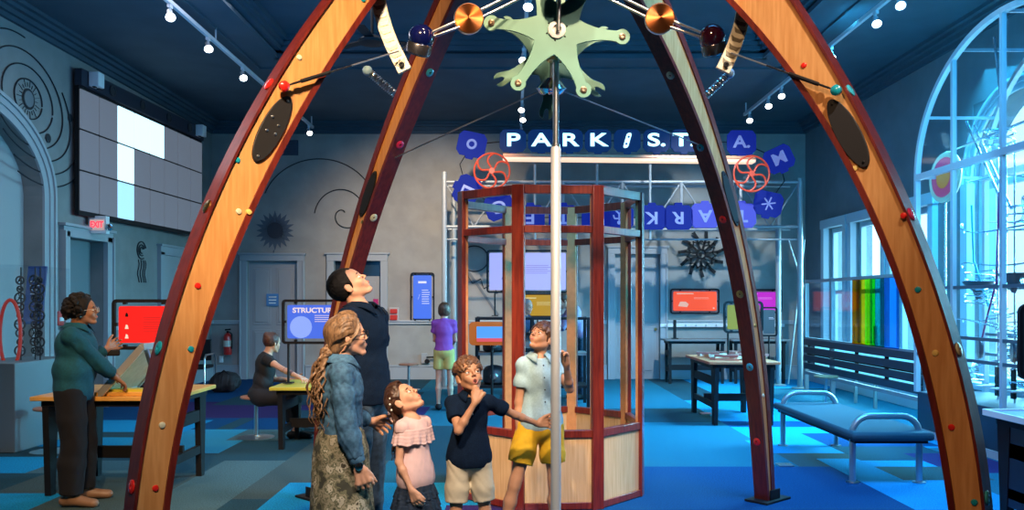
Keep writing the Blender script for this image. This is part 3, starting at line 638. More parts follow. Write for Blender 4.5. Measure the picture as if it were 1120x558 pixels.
# ------------------------------------------------------------------ implicit surfaces for bodies, clothes and hair
def nrm(a): a = np.asarray(a, float); return a/np.linalg.norm(a)
def rot_axis(v, ax, a):
    v = np.asarray(v, float); ax = nrm(ax); return v*math.cos(a)+np.cross(ax, v)*math.sin(a)+ax*np.dot(ax, v)*(1-math.cos(a))
class Field:
    def __init__(s): s.ops = []
    def cone(s, a, b, ra, rb, k=.02, flat=None, sub=False):
        s.ops.append(('c', np.array(a, float), np.array(b, float), ra, rb, k, flat, sub)); return s
    def ell(s, c, r, R=None, k=.02, sub=False):
        r = (r, r, r) if not hasattr(r, '__len__') else r
        s.ops.append(('e', np.array(c, float), np.array(r, float), np.eye(3) if R is None else np.array(R), 0, k, None, sub)); return s
    def cut(s, p, n, k=.004, c=None, rad=None):
        """remove everything on the side n points to (only within rad of c when given)"""
        s.ops.append(('p', np.array(p, float), nrm(n), c if c is None else np.array(c, float), rad, k, None, True)); return s
    def noise(s, fn): s.ops.append(('n', fn, 0, 0, 0, 0, None, False)); return s
    def poly(s, pts, rs, k=.02, flat=None, sub=False):
        for i in range(len(pts)-1): s.cone(pts[i], pts[i+1], rs[i], rs[i+1], k, flat, sub)
        return s
    def build(s, name, m, parent, h=.005):
        lo = np.full(3, 1e9); hi = -lo
        for o in s.ops:
            if o[0] == 'c' and not o[7]:
                r = max(o[3], o[4])+.01; lo = np.minimum(lo, np.minimum(o[1], o[2])-r); hi = np.maximum(hi, np.maximum(o[1], o[2])+r)
            if o[0] == 'e' and not o[7]:
                r = o[2].max()+.01; lo = np.minimum(lo, o[1]-r); hi = np.maximum(hi, o[1]+r)
        lo -= 3*h; n = np.ceil((hi-lo)/h).astype(int)+4
        G = np.full(n, 1.0, np.float32); ax = [(lo[i]+h*np.arange(n[i])).astype(np.float32) for i in range(3)]
        for o in s.ops:
            kind, k, sub = o[0], o[5], o[7]
            if kind == 'n':
                nb = np.abs(G) < .05; ii = np.nonzero(nb); P = np.stack([ax[0][ii[0]], ax[1][ii[1]], ax[2][ii[2]]], 1); G[ii] += o[1](P).astype(np.float32); continue
            if kind == 'p':
                if o[3] is not None:
                    l2 = o[3]-o[4]; h2 = o[3]+o[4]
                else: l2, h2 = lo, hi+1
            elif kind == 'c': r = max(o[3], o[4])+k*2+.03; l2 = np.minimum(o[1], o[2])-r; h2 = np.maximum(o[1], o[2])+r
            else: r = o[2].max()+k*2+.03; l2 = o[1]-r; h2 = o[1]+r
            i0 = np.clip(np.floor((l2-lo)/h).astype(int), 0, n); i1 = np.clip(np.ceil((h2-lo)/h).astype(int)+1, 0, n)
            if (i1 <= i0).any(): continue
            sl = tuple(slice(i0[i], i1[i]) for i in range(3))
            X = ax[0][sl[0]][:, None, None]; Y = ax[1][sl[1]][None, :, None]; Z = ax[2][sl[2]][None, None, :]
            if kind == 'c':
                a, b, ra, rb = o[1:5]; d = b-a; px, py, pz = X-a[0], Y-a[1], Z-a[2]
                fs = 1.0
                if o[6] is not None:
                    fd, fs = nrm(o[6][0]), o[6][1]; q = (px*fd[0]+py*fd[1]+pz*fd[2])*(1/fs-1); dq = float(np.dot(d, fd))*(1/fs-1)
                    px, py, pz = px+q*fd[0], py+q*fd[1], pz+q*fd[2]; d = d+dq*fd
                L = max(float(np.dot(d, d)), 1e-9); t = np.clip((px*d[0]+py*d[1]+pz*d[2])/L, 0, 1)
                D = np.sqrt((px-t*d[0])**2+(py-t*d[1])**2+(pz-t*d[2])**2)-(ra+(rb-ra)*t)
                if fs < 1: D = D*(fs+1)/2
            elif kind == 'e':
                c, r, R = o[1:4]; p = [X-c[0], Y-c[1], Z-c[2]]
                u = [p[0]*R[0][i]+p[1]*R[1][i]+p[2]*R[2][i] for i in range(3)]
                k0 = np.sqrt((u[0]/r[0])**2+(u[1]/r[1])**2+(u[2]/r[2])**2); k1 = np.sqrt((u[0]/r[0]**2)**2+(u[1]/r[1]**2)**2+(u[2]/r[2]**2)**2)+1e-9
                D = k0*(k0-1)/k1
            else:
                p, nn = o[1], o[2]; D = -((X-p[0])*nn[0]+(Y-p[1])*nn[1]+(Z-p[2])*nn[2])+0*G[sl]   # inside of the removed half space is negative
                
            g = G[sl]; D = D.astype(np.float32)
            if sub: q = np.clip(.5-.5*(g+D)/k, 0, 1); G[sl] = g*(1-q)-D*q+k*q*(1-q)
            else: q = np.clip(.5+.5*(D-g)/k, 0, 1); G[sl] = D*(1-q)+g*q-k*q*(1-q)
        return net_mesh(G, lo, h, name, m, parent)
def net_mesh(G, lo, h, name, m, parent):
    G[0] = G[-1] = 1; G[:, 0] = G[:, -1] = 1; G[:, :, 0] = G[:, :, -1] = 1
    S = G < 0; n = G.shape
    cnt = np.zeros([q-1 for q in n], np.uint8)
    for i in (0, 1):
        for j in (0, 1):
            for k in (0, 1): cnt += S[i:n[0]-1+i, j:n[1]-1+j, k:n[2]-1+k]
    act = (cnt > 0) & (cnt < 8); I = np.nonzero(act); N = len(I[0]); idx = np.full(cnt.shape, -1, np.int32); idx[I] = np.arange(N)
    P = np.zeros((N, 3)); W = np.zeros(N)
    cor = {(i, j, k): G[I[0]+i, I[1]+j, I[2]+k] for i in (0, 1) for j in (0, 1) for k in (0, 1)}
    for a in cor:
        for axn in range(3):
            if a[axn] == 0:
                b = list(a); b[axn] = 1; b = tuple(b); ga, gb = cor[a], cor[b]; c = (ga < 0) != (gb < 0); t = np.where(c, ga/(ga-gb+1e-12*(ga == gb)), 0)
                q = np.array(a, float)[None, :].repeat(N, 0); q[:, axn] += t; P += q*c[:, None]; W += c
    P = P/np.maximum(W, 1)[:, None]+np.stack(I, 1); V3 = lo+P*h
    quads = []
    for axn in range(3):
        b, c = (axn+1) % 3, (axn+2) % 3
        sA = [slice(0, n[q]-1) if q == axn else slice(1, n[q]-1) for q in range(3)]; sB = [slice(1, n[q]) if q == axn else slice(1, n[q]-1) for q in range(3)]
        A, B = S[tuple(sA)], S[tuple(sB)]; ch = np.nonzero(A != B); flip = A[ch]
        base = [ch[q]+(0 if q == axn else 1) for q in range(3)]
        def cell(db, dc):
            w = list(base); w[b] = w[b]-db; w[c] = w[c]-dc; return idx[w[0], w[1], w[2]]
        q = np.stack([cell(1, 1), cell(0, 1), cell(0, 0), cell(1, 0)], 1); q[~flip] = q[~flip][:, ::-1]; quads.append(q)
    Q = np.concatenate(quads); 
    me = bpy.data.meshes.new(name); me.vertices.add(N); me.vertices.foreach_set('co', V3.astype(np.float32).ravel())
    me.loops.add(len(Q)*4); me.loops.foreach_set('vertex_index', Q.astype(np.int32).ravel()); me.polygons.add(len(Q))
    me.polygons.foreach_set('loop_start', np.arange(0, len(Q)*4, 4, dtype=np.int32)); me.polygons.foreach_set('use_smooth', np.ones(len(Q), bool))
    me.update(calc_edges=True); me.validate(); me.materials.append(m)
    o = bpy.data.objects.new(name, me); COL.objects.link(o)
    if parent is not None:
        o.parent = parent; W4 = Matrix.Identity(4); Pp = parent
        while Pp is not None: W4 = Pp.matrix_basis @ W4; Pp = Pp.parent
        me.transform(W4.inverted())
    return o
def wav(*terms, amp=1.0):
    """wrinkle noise: sum of sines; terms (kx,ky,kz,phase,weight)"""
    def f(P):
        r = np.zeros(len(P))
        for a, b, c, p, w in terms: r += w*np.sin(P[:, 0]*a+P[:, 1]*b+P[:, 2]*c+p+1.3*np.sin(P[:, 2]*c*.41+P[:, 0]*a*.57+p*2))
        return r*amp
    return f
def wrinkle(seed, f=60, amp=.0022, n=5):
    r = np.random.RandomState(seed); T = []
    for i in range(n):
        d = r.normal(size=3)*f*(.5+r.rand()); T.append((d[0], d[1], d[2]*.8, r.rand()*6, 1/n*1.6))
    return wav(*T, amp=amp)

skin_a = mat('skin_fair', (.62, .33, .22), .5, noise=.05, nscale=30)
skin_b = mat('skin_tan', (.52, .26, .15), .5, noise=.05, nscale=30)
skin_c = mat('skin_brown', (.34, .15, .075), .5, noise=.05, nscale=30)
eyew = mat('eye_white', (.75, .73, .70), .2); iris = mat('iris_brown', (.05, .025, .012), .15); lipm = mat('lip_pink', (.50, .16, .13), .45); mouthm = mat('mouth_dark', (.08, .015, .012), .6)

class Human:
    """a posed figure. Body frame: F forward, L to the figure's left, U up"""
    def __init__(s, H, pos, yaw, hh=None, w=1.0, lean=(0, 0), twist=0.0, head=(0, 0, 0), arms=None, legs=None, hip=1.0, neck=(0.02, 0), hipdrop=None, chest=1.0, belly=1.0, neckr=1.0, limb=1.0):
        s.H = H; s.hh = hh or .13*H; s.w = w; s.q = s.hh/.23; s.chest = chest; s.belly = belly; s.hipw = hip; s.neckr = neckr; s.limb = limb
        yaw = math.radians(yaw); s.F = np.array([math.cos(yaw), math.sin(yaw), 0]); s.L = np.array([-s.F[1], s.F[0], 0]); s.U = np.array([0, 0, 1.])
        tw = math.radians(twist); s.Fs = s.F*math.cos(tw)+s.L*math.sin(tw); s.Ls = np.array([-s.Fs[1], s.Fs[0], 0])
        sp = nrm(s.U+lean[0]*s.F+lean[1]*s.L); s.sp = sp
        base = np.array([pos[0], pos[1], 0.]); J = s.J = {}
        J['pel'] = base+s.U*.545*H
        hw = .05*H*hip
        legs = legs or {}; arms = arms or {}; low = 1e9
        for sd, sg in (('l', 1), ('r', -1)):
            J['hip'+sd] = J['pel']+s.L*sg*hw-s.U*.02*H; th, sh, ft = legs.get(sd, ((0, .03*sg, -1), (0, 0, -1), None))
            J['knee'+sd] = J['hip'+sd]+s.vec(th, 0)*.245*H; J['ank'+sd] = J['knee'+sd]+s.vec(sh, 0)*.24*H
            fd = s.vec(ft if ft is not None else (1, .25*sg, -.12), 0); J['toe'+sd] = J['ank'+sd]+fd*.105*H-s.U*.014*H; J['heel'+sd] = J['ank'+sd]-fd*.03*H-s.U*.02*H
            low = min(low, (J['toe'+sd])[2]-.018*H, J['heel'+sd][2]-.018*H)
        dz = -low if hipdrop is None else hipdrop
        for k in J: J[k] = J[k]+s.U*dz
        J['waist'] = J['pel']+sp*.085*H; J['chest'] = J['pel']+sp*.19*H; J['neck'] = J['pel']+sp*.282*H; J['sh'] = J['pel']+sp*.252*H
        sw = .098*H*w
        for sd, sg in (('l', 1), ('r', -1)):
            a = arms.get(sd, {}); J['sho'+sd] = J['sh']+s.Ls*sg*sw+s.U*a.get('lift', 0)*H+s.Fs*a.get('fwd', 0)*H
            u = s.vec(a.get('up', (0, .15*sg, -1)), 1); f = s.vec(a.get('fo', (.12, .05*sg, -1)), 1)
            J['elb'+sd] = J['sho'+sd]+u*.165*H; J['wri'+sd] = J['elb'+sd]+f*.14*H
            if 'wrist' in a:    # aim the wrist at a world point with a two-bone solve
                T = np.array(a['wrist'], float); A = J['sho'+sd]; l1, l2 = .165*H, .145*H; dv = T-A; D = min(np.linalg.norm(dv), (l1+l2)*.999); dv = nrm(dv); pole_ = s.vec(a.get('bend', (0, 0, -1)), 1)
                pp = nrm(pole_-dv*np.dot(pole_, dv)); ca = (l1*l1+D*D-l2*l2)/(2*l1*D); ca = max(-1, min(1, ca)); J['elb'+sd] = A+dv*l1*ca+pp*l1*math.sqrt(1-ca*ca); J['wri'+sd] = A+dv*D
            hd = a.get('hand'); J['hd'+sd] = s.vec(hd, 1) if hd is not None else nrm(J['wri'+sd]-J['elb'+sd]); pn = a.get('palm', (0, -sg, 0)); J['pn'+sd] = s.vec(pn, 1)
            s.__dict__['curl'+sd] = a.get('curl', .35); s.__dict__['thumb'+sd] = a.get('thumb', 1.0)
        # head frame
        yh, ph, rh = [math.radians(q) for q in head]
        f = s.Fs*math.cos(yh)+s.Ls*math.sin(yh); l = np.array([-f[1], f[0], 0]); f2 = f*math.cos(ph)+s.U*math.sin(ph); u2 = -f*math.sin(ph)+s.U*math.cos(ph)
        s.hf = f2; s.hl = l*math.cos(rh)+u2*math.sin(rh); s.hu = np.cross(s.hf, s.hl)
        s.R = np.stack([s.hf, s.hl, s.hu], 1)
        J['skull'] = J['neck']+s.U*(.034*H)+s.Fs*neck[0]*H+s.Ls*neck[1]*H
        s.hc = J['skull']+s.hu*.075*s.q+s.hf*.020*s.q
    def vec(s, v, sh):
        f, l = (s.Fs, s.Ls) if sh else (s.F, s.L); return nrm(f*v[0]+l*v[1]+s.U*v[2])
    def hp(s, a, b, c): return s.hc+(s.hf*a+s.hl*b+s.hu*c)*s.q
    def torso(s, f, g=0.0, top=True, k=.04):
        H, J = s.H, s.J; R = np.stack([s.F, s.L, s.sp], 1); Rs = np.stack([s.Fs, s.Ls, s.sp], 1); w = s.w
        f.ell(J['pel']+s.U*.0, (.062*H*s.hipw**.5+g, .088*H*s.hipw+g, .075*H+g), R, k)
        f.ell(J['waist'], (.055*H*s.belly+g, .076*H*s.belly*w**.5+g, .08*H+g), R, k)
        f.ell(J['chest'], (.062*H*s.chest+g, .088*H*w+g, .095*H+g), Rs, k)
        if top:
            for sd in 'lr':
                f.cone(J['sh']+(J['sho'+sd]-J['sh'])*.35-s.U*.010*H, J['sho'+sd]-s.U*.004*H, .036*H+g, .026*H+g*.7, k*.8)
                f.cone(J['neck']-s.sp*.006*H-s.Fs*.008*H, J['sho'+sd]+s.U*.002*H, .024*H+g*.7, .018*H+g*.7, k*.7)
            f.cone(J['chest']+s.sp*.03*H, J['neck']-s.sp*.02*H, .05*H+g, .030*H+g*.6, k)
    def limb_arm(s, f, sd, g=0.0, t0=0.0, t1=2.0, k=.015):
        """t 0..1 upper arm, 1..2 forearm"""
        H, J = s.H, s.J; m = s.limb; A, E, W = J['sho'+sd], J['elb'+sd], J['wri'+sd]
        P = [(0, A, .027*H*m), (.45, A+(E-A)*.45, .0245*H*m), (1, E, .0195*H*m), (1.3, E+(W-E)*.3, .0205*H*m), (2, W, .0135*H*m)]
        def ev(t):
            for (ta, pa, ra), (tb, pb, rb) in zip(P[:-1], P[1:]):
                if t <= tb: q = (t-ta)/(tb-ta); return pa+(pb-pa)*q, ra+(rb-ra)*q
            return P[-1][1:]
        ts = sorted({t0, t1, *[p[0] for p in P if t0 < p[0] < t1]})
        for a, b in zip(ts[:-1], ts[1:]):
            (pa, ra), (pb, rb) = ev(a), ev(b); gg = lambda t: g*(.45+.55*min(1, t/.5)); f.cone(pa, pb, ra+gg(a), rb+gg(b), k)
        return ev(t1)
    def limb_leg(s, f, sd, g=0.0, t0=0.0, t1=2.0, k=.02, g1=None):
        H, J = s.H, s.J; m = s.limb; A, E, W = J['hip'+sd], J['knee'+sd], J['ank'+sd]; g1 = g if g1 is None else g1
        P = [(0, A, .047*H*m), (.5, A+(E-A)*.5, .040*H*m), (.95, A+(E-A)*.95, .029*H*m), (1.05, E+(W-E)*.05, .028*H*m), (1.35, E+(W-E)*.35-s.F*.006*H, .031*H*m), (2, W, .0185*H*m)]
        def ev(t):
            for (ta, pa, ra), (tb, pb, rb) in zip(P[:-1], P[1:]):
                if t <= tb: q = (t-ta)/(tb-ta); return pa+(pb-pa)*q, ra+(rb-ra)*q
            return P[-1][1:]
        ts = sorted({t0, t1, *[p[0] for p in P if t0 < p[0] < t1]})
        for a, b in zip(ts[:-1], ts[1:]):
            (pa, ra), (pb, rb) = ev(a), ev(b); ga = g+(g1-g)*(a-t0)/(t1-t0); gb = g+(g1-g)*(b-t0)/(t1-t0); f.cone(pa, pb, ra+ga, rb+gb, k)
        return ev(t1)
    def hand(s, f, sd):
        H, J = s.H, s.J; sg = 1 if sd == 'l' else -1; d = J['hd'+sd]; pn = J['pn'+sd]; pn = nrm(pn-d*np.dot(pn, d)); th = nrm(np.cross(d, pn))*(-sg)  # thumb side
        W = J['wri'+sd]; q = H*.105; fr = .0076*H/1.6+.0012; c = getattr(s, 'curl'+sd)
        palm_end = W+d*q*.50
        for t in (-.19, 0, .17): f.cone(W+d*q*.06+th*q*t*.45, palm_end+th*q*t*.95, q*.105, q*.085, .008)
        f.cone(J['wri'+sd]-d*.01, W+d*q*.1, .0135*H*s.limb, q*.11, .01)
        lens = (.36, .43, .40, .31); tips = []
        for i, ln in enumerate(lens):
            t = .235-.155*i; p = palm_end+th*q*t+d*q*(-.03 if i in (0, 3) else .0); dd = nrm(d+th*(.05-.035*i)); a = c*.7; L = ln*q
            for j, (fr_, rr) in enumerate(((.45, 1.0), (.32, .92), (.23, .82))):
                dd = rot_axis(dd, np.cross(d, pn), a if j == 0 else c*1.1); n2 = p+dd*L*fr_; f.cone(p, n2, fr*rr*1.12, fr*rr, .0025); p = n2
            tips.append(p)
        # thumb
        tb = getattr(s, 'thumb'+sd); p = W+d*q*.16+th*q*.16; dd = nrm(d*.75+th*(.75*tb+.1)+pn*.25); p2 = p+dd*q*.24; f.cone(p, p2, fr*1.7, fr*1.35, .010)
        dd = nrm(dd*.8+d*.45+pn*.15*c); p3 = p2+dd*q*.17; f.cone(p2, p3, fr*1.3, fr*1.1, .003); dd = nrm(dd+pn*.3*c); f.cone(p3, p3+dd*q*.12, fr*1.1, fr*.9, .003)
    def foot(s, f, sd, g=0.0):
        H, J = s.H, s.J; f.cone(J['ank'+sd], J['heel'+sd], .022*H+g, .020*H+g, .012); f.cone(J['heel'+sd], J['toe'+sd], .020*H+g, .020*H+g, .02, (s.U, .75)); f.cone(J['ank'+sd], J['toe'+sd], .020*H+g, .015*H+g, .02)
    def head(s, f, open_mouth=0.0):
        q = s.q; hp = s.hp; R = s.R; e = lambda p, r, k=.015, sub=False: f.ell(hp(*p), tuple(x*q for x in r), R, k*q, sub)
        e((-.020, 0, .032), (.092, .072, .084), .02); e((.020, 0, -.014), (.062, .055, .080), .03); e((.034, 0, .042), (.052, .056, .046), .02)
        for sg in (1, -1):
            f.cone(hp(-.008, .047*sg, -.045), hp(.052, .015*sg, -.094), .017*q, .013*q, .022*q)
            e((.058, .033*sg, -.026), (.022, .020, .022), .02)
        e((.070, 0, -.094), (.015, .017, .014), .018); e((.076, 0, .023), (.013, .042, .010), .016)
        for sg in (1, -1): e((.096, .030*sg, .002), (.019, .016, .010), .010, True)
        f.cone(hp(.082, 0, .014), hp(.1015, 0, -.019), .0055*q, .0085*q, .009*q)
        for sg in (1, -1): e((.093, .0095*sg, -.024), (.008, .0065, .006), .005)
        e((.070, 0, -.054), (.024, .028, .024), .016)
        if open_mouth: e((.095, 0, -.060), (.022, .013, .004+.011*open_mouth), .004, True)
        else: e((.099, 0, -.055), (.010, .020, .0014), .002, True)
        for sg in (1, -1):
            Re = np.stack([nrm(s.hf*.85-s.hl*.45*sg), nrm(s.hl*.85*sg+s.hf*.45), s.hu], 1)
            f.ell(hp(-.012, .074*sg, -.006), (.020*q, .0075*q, .031*q), Re, .005*q); f.cone(hp(-.004, .072*sg, .0), hp(-.002, .070*sg, -.030), .009*q, .006*q, .004*q)
    def neck_(s, f):
        H, J = s.H, s.J; r = .031*H*s.neckr*(s.q*1.66/H if False else 1); f.cone(J['neck']-s.sp*.02*H-s.Fs*.004*H, s.hp(-.025, 0, -.040), r*1.0, .050*s.q*s.neckr, .025)
    def face_parts(s, root_body, brow=(.06, .03, .015), open_mouth=0.0, lips=lipm, gaze=(0, 0)):
        q = s.q; hp = s.hp
        for sg in (1, -1):
            c = hp(.073, .030*sg, .003); b = MB(); b.sph(c, .0132*q, 18); e = b.build('eye', eyew, root_body)
            d = nrm(s.hf+s.hl*gaze[0]+s.hu*gaze[1]); b = MB(); b.lathe([(.0001, .0006), (.0078*q, -.0008), (.0072*q, -.003), (.0001, -.003)], c+d*.0128*q, d, 16); b.build('iris', iris, e)
            b = MB(); pts = [hp(.086-.0018*abs(i)-.006*(i > 1), sg*(.016+.0085*(i+2)), .022+.0035*math.sin((i+2)/4*PI)) for i in range(-2, 3)]
            b.tube(pts, [.0022*q, .0036*q, .0038*q, .0032*q, .0015*q], 8); b.build('eyebrow', mat('brow_%d%d%d' % tuple(int(x*100) for x in brow), brow, .7), root_body)
            f = Field(); f.ell(hp(.0725, .030*sg, .0100), (.0150*q, .0165*q, .0080*q), s.R, .002); f.ell(hp(.0715, .030*sg, -.0085), (.0135*q, .0150*q, .0065*q), s.R, .002); f.ell(c, (.0137*q,)*3, s.R, .0005, True) if False else None; f.build('eyelid', s.skin, root_body, .0018)
        f = Field()
        if open_mouth:
            for k in range(12):
                a0, a1 = 2*PI*k/12, 2*PI*(k+1)/12; f.cone(hp(.0935-.004*abs(math.cos(a0)), .0135*math.cos(a0), -.060+(.004+.011*open_mouth)*math.sin(a0)), hp(.0935-.004*abs(math.cos(a1)), .0135*math.cos(a1), -.060+(.004+.011*open_mouth)*math.sin(a1)), .0030*q, .0030*q, .002)
            f.build('lips', lips, root_body, .002)
            b = MB(); c = hp(.080, 0, -.060); b.sph(V(*c), .0145*q, 16); b.build('mouth', mouthm, root_body)
        else:
            for zz, rr in ((-.0515, .0030), (-.0580, .0036)):
                P = [hp(.0935-.013*(i/2)**2, .021*i/2, zz+(-.001*abs(i) if zz > -.055 else .0015*abs(i))) for i in range(-2, 3)]; f.poly(P, [.0012*q, rr*q*.9, rr*q, rr*q*.9, .0012*q], .003)
            f.build('lips', lips, root_body, .002)
    def body(s, skin, root, h=.005, legs=True, arms=True, hands='lr', open_mouth=0.0, feet=True):
        s.skin = skin; f = Field(); s.torso(f, -.004); s.neck_(f); s.head(f, open_mouth)
        for sd in 'lr':
            if arms: s.limb_arm(f, sd)
            if sd in hands: s.hand(f, sd)
            if legs: s.limb_leg(f, sd)
            if legs and feet: s.foot(f, sd, -.003)
        return f.build('body', skin, root, h)
# ------------------------------------------------------------------ clothes
def top_garment(h, name, m, root, g=.012, sl=.55, sg=.016, hem=None, seed=1, hh=.005, wr=.0022, hemn=None, neckup=.0, loose=.0, flare=None, fold=60):
    f = Field(); sleeves = []
    for sd in 'lr':
        if sl > 1:
            f2 = Field(); p, r = h.limb_arm(f2, sd, sg, 0, sl, .02); a = nrm(h.J['wri'+sd]-h.J['elb'+sd]); f2.cut(p-a*.004, a, .003, p+a*.06, .075); f2.noise(wrinkle(seed+7, fold, wr)); sleeves.append(f2); h.limb_arm(f, sd, sg*.8, 0, .4, .02); continue
        p, r = h.limb_arm(f, sd, sg, 0, sl, .02)
        if sl < 1.9:
            a = nrm(h.J['elb'+sd]-h.J['sho'+sd]) if sl <= 1 else nrm(h.J['wri'+sd]-h.J['elb'+sd]); f.cut(p-a*.004, a, .003, p+a*.06, .075)
    h.torso(f, g, k=.03)
    if loose:
        Rr = np.stack([h.F, h.L, h.U], 1); f.ell(h.J['pel']+h.U*.01*h.H, (.064*h.H+loose, .088*h.H*h.hipw+loose, .10*h.H), Rr, .05)
    f.cut(h.J['neck']+h.sp*(.004*h.H+neckup)+h.Fs*.02, nrm(h.sp+h.Fs*.35), .006, h.J['neck']+h.sp*.07+h.Fs*.03, .085)
    f.noise(wrinkle(seed, fold, wr))
    z = hem if hem is not None else h.J['pel'][2]-.02*h.H
    f.cut((h.J['pel'][0], h.J['pel'][1], z), hemn or (0, 0, -1), .004)
    o = f.build(name, m, root, hh)
    for f2 in sleeves: f2.build('sleeve', m, o, hh)
    return o
def collar(h, m, body, r=.009, name='collar', hgt=.020, open_=26):
    H = h.H; c = h.J['neck']+h.sp*.006*H+h.Fs*.001*H; Rn = .034*H*h.neckr; N = 30; rows = []
    a0, a1 = math.radians(open_), 2*PI-math.radians(open_)
    for k in range(N+1):
        a = a0+(a1-a0)*k/N; d = h.Fs*math.cos(a)+h.Ls*math.sin(a); fr = max(0, math.cos(a))**3; edge = max(0, 1-min(k, N-k)/4)
        rows.append([c+d*(Rn+.004)+h.sp*(.004*H-.012*H*fr), c+d*(Rn+.006)+h.sp*(hgt*.9-.012*H*fr+.004*H), c+d*(Rn+.012)+h.sp*(hgt*.95-.012*H*fr+.004*H), c+d*(Rn+.022*H)+h.sp*(hgt*.35-.014*H*fr), c+d*(Rn+.034*H+.004*H*edge)-h.sp*(.002*H+.020*H*fr+.012*H*edge)])
    b = MB(); n = 5; vs = [V(*p) for rw in rows for p in rw]; b.add(vs, [(i*n+j, (i+1)*n+j, (i+1)*n+j+1, i*n+j+1) for i in range(N) for j in range(n-1)], True)
    o = b.build(name, m, body); sd = o.modifiers.new('solid', 'SOLIDIFY'); sd.thickness = .0045; sd.offset = 0; return o
def pants(h, name, m, root, t1=2.0, g=.010, g1=.014, seed=3, hh=.006, wr=.0022, low=None, fold=50):
    f = Field(); R = np.stack([h.F, h.L, h.sp], 1); H = h.H
    for sd in 'lr':
        p, r = h.limb_leg(f, sd, g, 0, t1, .018, g1)
        a = nrm(h.J['knee'+sd]-h.J['hip'+sd]) if t1 <= 1 else nrm(h.J['ank'+sd]-h.J['knee'+sd])
        f.cut(p-a*.004, a, .003, p+a*.08, .10)
    f.ell(h.J['pel']-h.U*.005*H, (.062*H*h.hipw**.5+g, .088*H*h.hipw+g, .070*H+g), R, .02)
    f.ell(h.J['pel']+h.sp*.05*H, (.050*H*h.belly, .074*H*h.hipw, .05*H), R, .03)
    f.cut(h.J['pel']+h.sp*.055*H, h.sp, .004); f.noise(wrinkle(seed, fold, wr)); return f.build(name, m, root, hh)
def shoes(h, m, root, g=.006, sole=None):
    for sd in 'lr':
        f = Field(); f.cone(h.J['ank'+sd]-h.U*.01*h.H, h.J['heel'+sd], .022*h.H+g, .021*h.H+g, .012); f.cone(h.J['heel'+sd], h.J['toe'+sd], .020*h.H+g, .020*h.H+g, .02, (h.U, .8)); f.cone(h.J['ank'+sd], h.J['toe'+sd], .018*h.H+g, .014*h.H+g, .02)
        z = min(h.J['heel'+sd][2], h.J['toe'+sd][2])-.019*h.H; f.cut((0, 0, max(z, .001)), (0, 0, -1), .003)
        s_ = f.build('shoe', m, root, .005)
def hair_cap(h, f, thick=.012, front=.30, low=-.06, k=.012):
    """hair shell round the skull; front = how far forward the hairline runs, low = how far down the nape"""
    q = h.q; f.ell(h.hp(-.022, 0, .036), tuple((x+thick)*q for x in (.094, .075, .086)), h.R, k*q)
def locks(h, f, seed, n, length=.05, r=.0055, fwd=.6, side=.35, lift=.10, tmax=1.45, off=.0, wave=.002):
    """locks laid over the skull cap, combed forward"""
    rr = np.random.RandomState(seed); q = h.q; C = np.array([-.022, 0, .036]); A = np.array([.094+.010, .075+.010, .086+.010])
    for i in range(n):
        a = rr.rand()*2*PI; t = tmax*math.sqrt(rr.rand()); p = np.array([math.cos(a)*math.sin(t), math.sin(a)*math.sin(t), math.cos(t)]); d = np.array([fwd, side*rr.normal()+.5*p[1], -.2*rr.rand()]); pts = []
        L = length*(.7+.6*rr.rand()); st = 4
        for j in range(st+1):
            e = p/np.linalg.norm(p); s_ = 1+off+lift*(j/st)*rr.rand()*.6; w = C+e*A*s_; pts.append(h.hp(*w)); d2 = d-e*np.dot(d, e); d2 = d2/np.linalg.norm(d2); p = e+d2*(L/st)/.095
        strand(f, pts, r*q*1.1, .004, wave, rr.rand()*6, 1.5)
def ears(h, f):
    for sg in (1, -1): f.ell(h.hp(-.004, .086*sg, -.010), (.026*h.q, .022*h.q, .034*h.q), h.R, .004, True)
def curly(seed, f=110, amp=.007): return wrinkle(seed, f, amp, 7)
def glasses(h, m, root):
    q = h.q; b = MB()
    for sg in (1, -1):
        c = h.hp(.106, .032*sg, .002); pts = [V(*(c+(h.hl*math.cos(a)*.024+h.hu*math.sin(a)*.018)*q-h.hf*.004*q*abs(math.cos(a)))) for a in np.linspace(0, 2*PI, 21)[:-1]]
        b.tube(pts, .0018*q, 6, closed=True); b.tube([h.hp(.102, .056*sg, .004), h.hp(.06, .078*sg, .006), h.hp(-.005, .080*sg, .004)], .0016*q, 6)
    b.tube([h.hp(.110, .009, .004), h.hp(.114, 0, .007), h.hp(.110, -.009, .004)], .0016*q, 6)
    return b.build('glasses', m, root)
def person(label, pos, cat='person', group=None): return thing('person', label, cat, (pos[0], pos[1], 0), group=group)
def strand(f, pts, r, k=.006, wave=0.0, ph=0.0, turns=3):
    """a lock of hair: tube through pts with a helical wave"""
    P = [np.array(p, float) for p in pts]; out = []; n = 8*(len(P)-1); rs = []
    for i in range(n+1):
        t = i/n*(len(P)-1); a = min(int(t), len(P)-2); u = t-a; p0 = P[max(a-1, 0)]; p1 = P[a]; p2 = P[a+1]; p3 = P[min(a+2, len(P)-1)]
        p = .5*((2*p1)+(-p0+p2)*u+(2*p0-5*p1+4*p2-p3)*u*u+(-p0+3*p1-3*p2+p3)*u**3); d = nrm(P[min(a+1, len(P)-1)]-P[a]); x = nrm(np.cross(d, [.3, .9, .1])); y = np.cross(d, x)
        w = 2*PI*turns*i/n+ph; out.append(p+(x*math.cos(w)+y*math.sin(w))*wave*min(1, i/3)); rs.append(r*(1-.62*(i/n)**1.5))
    f.poly(out, rs, k)

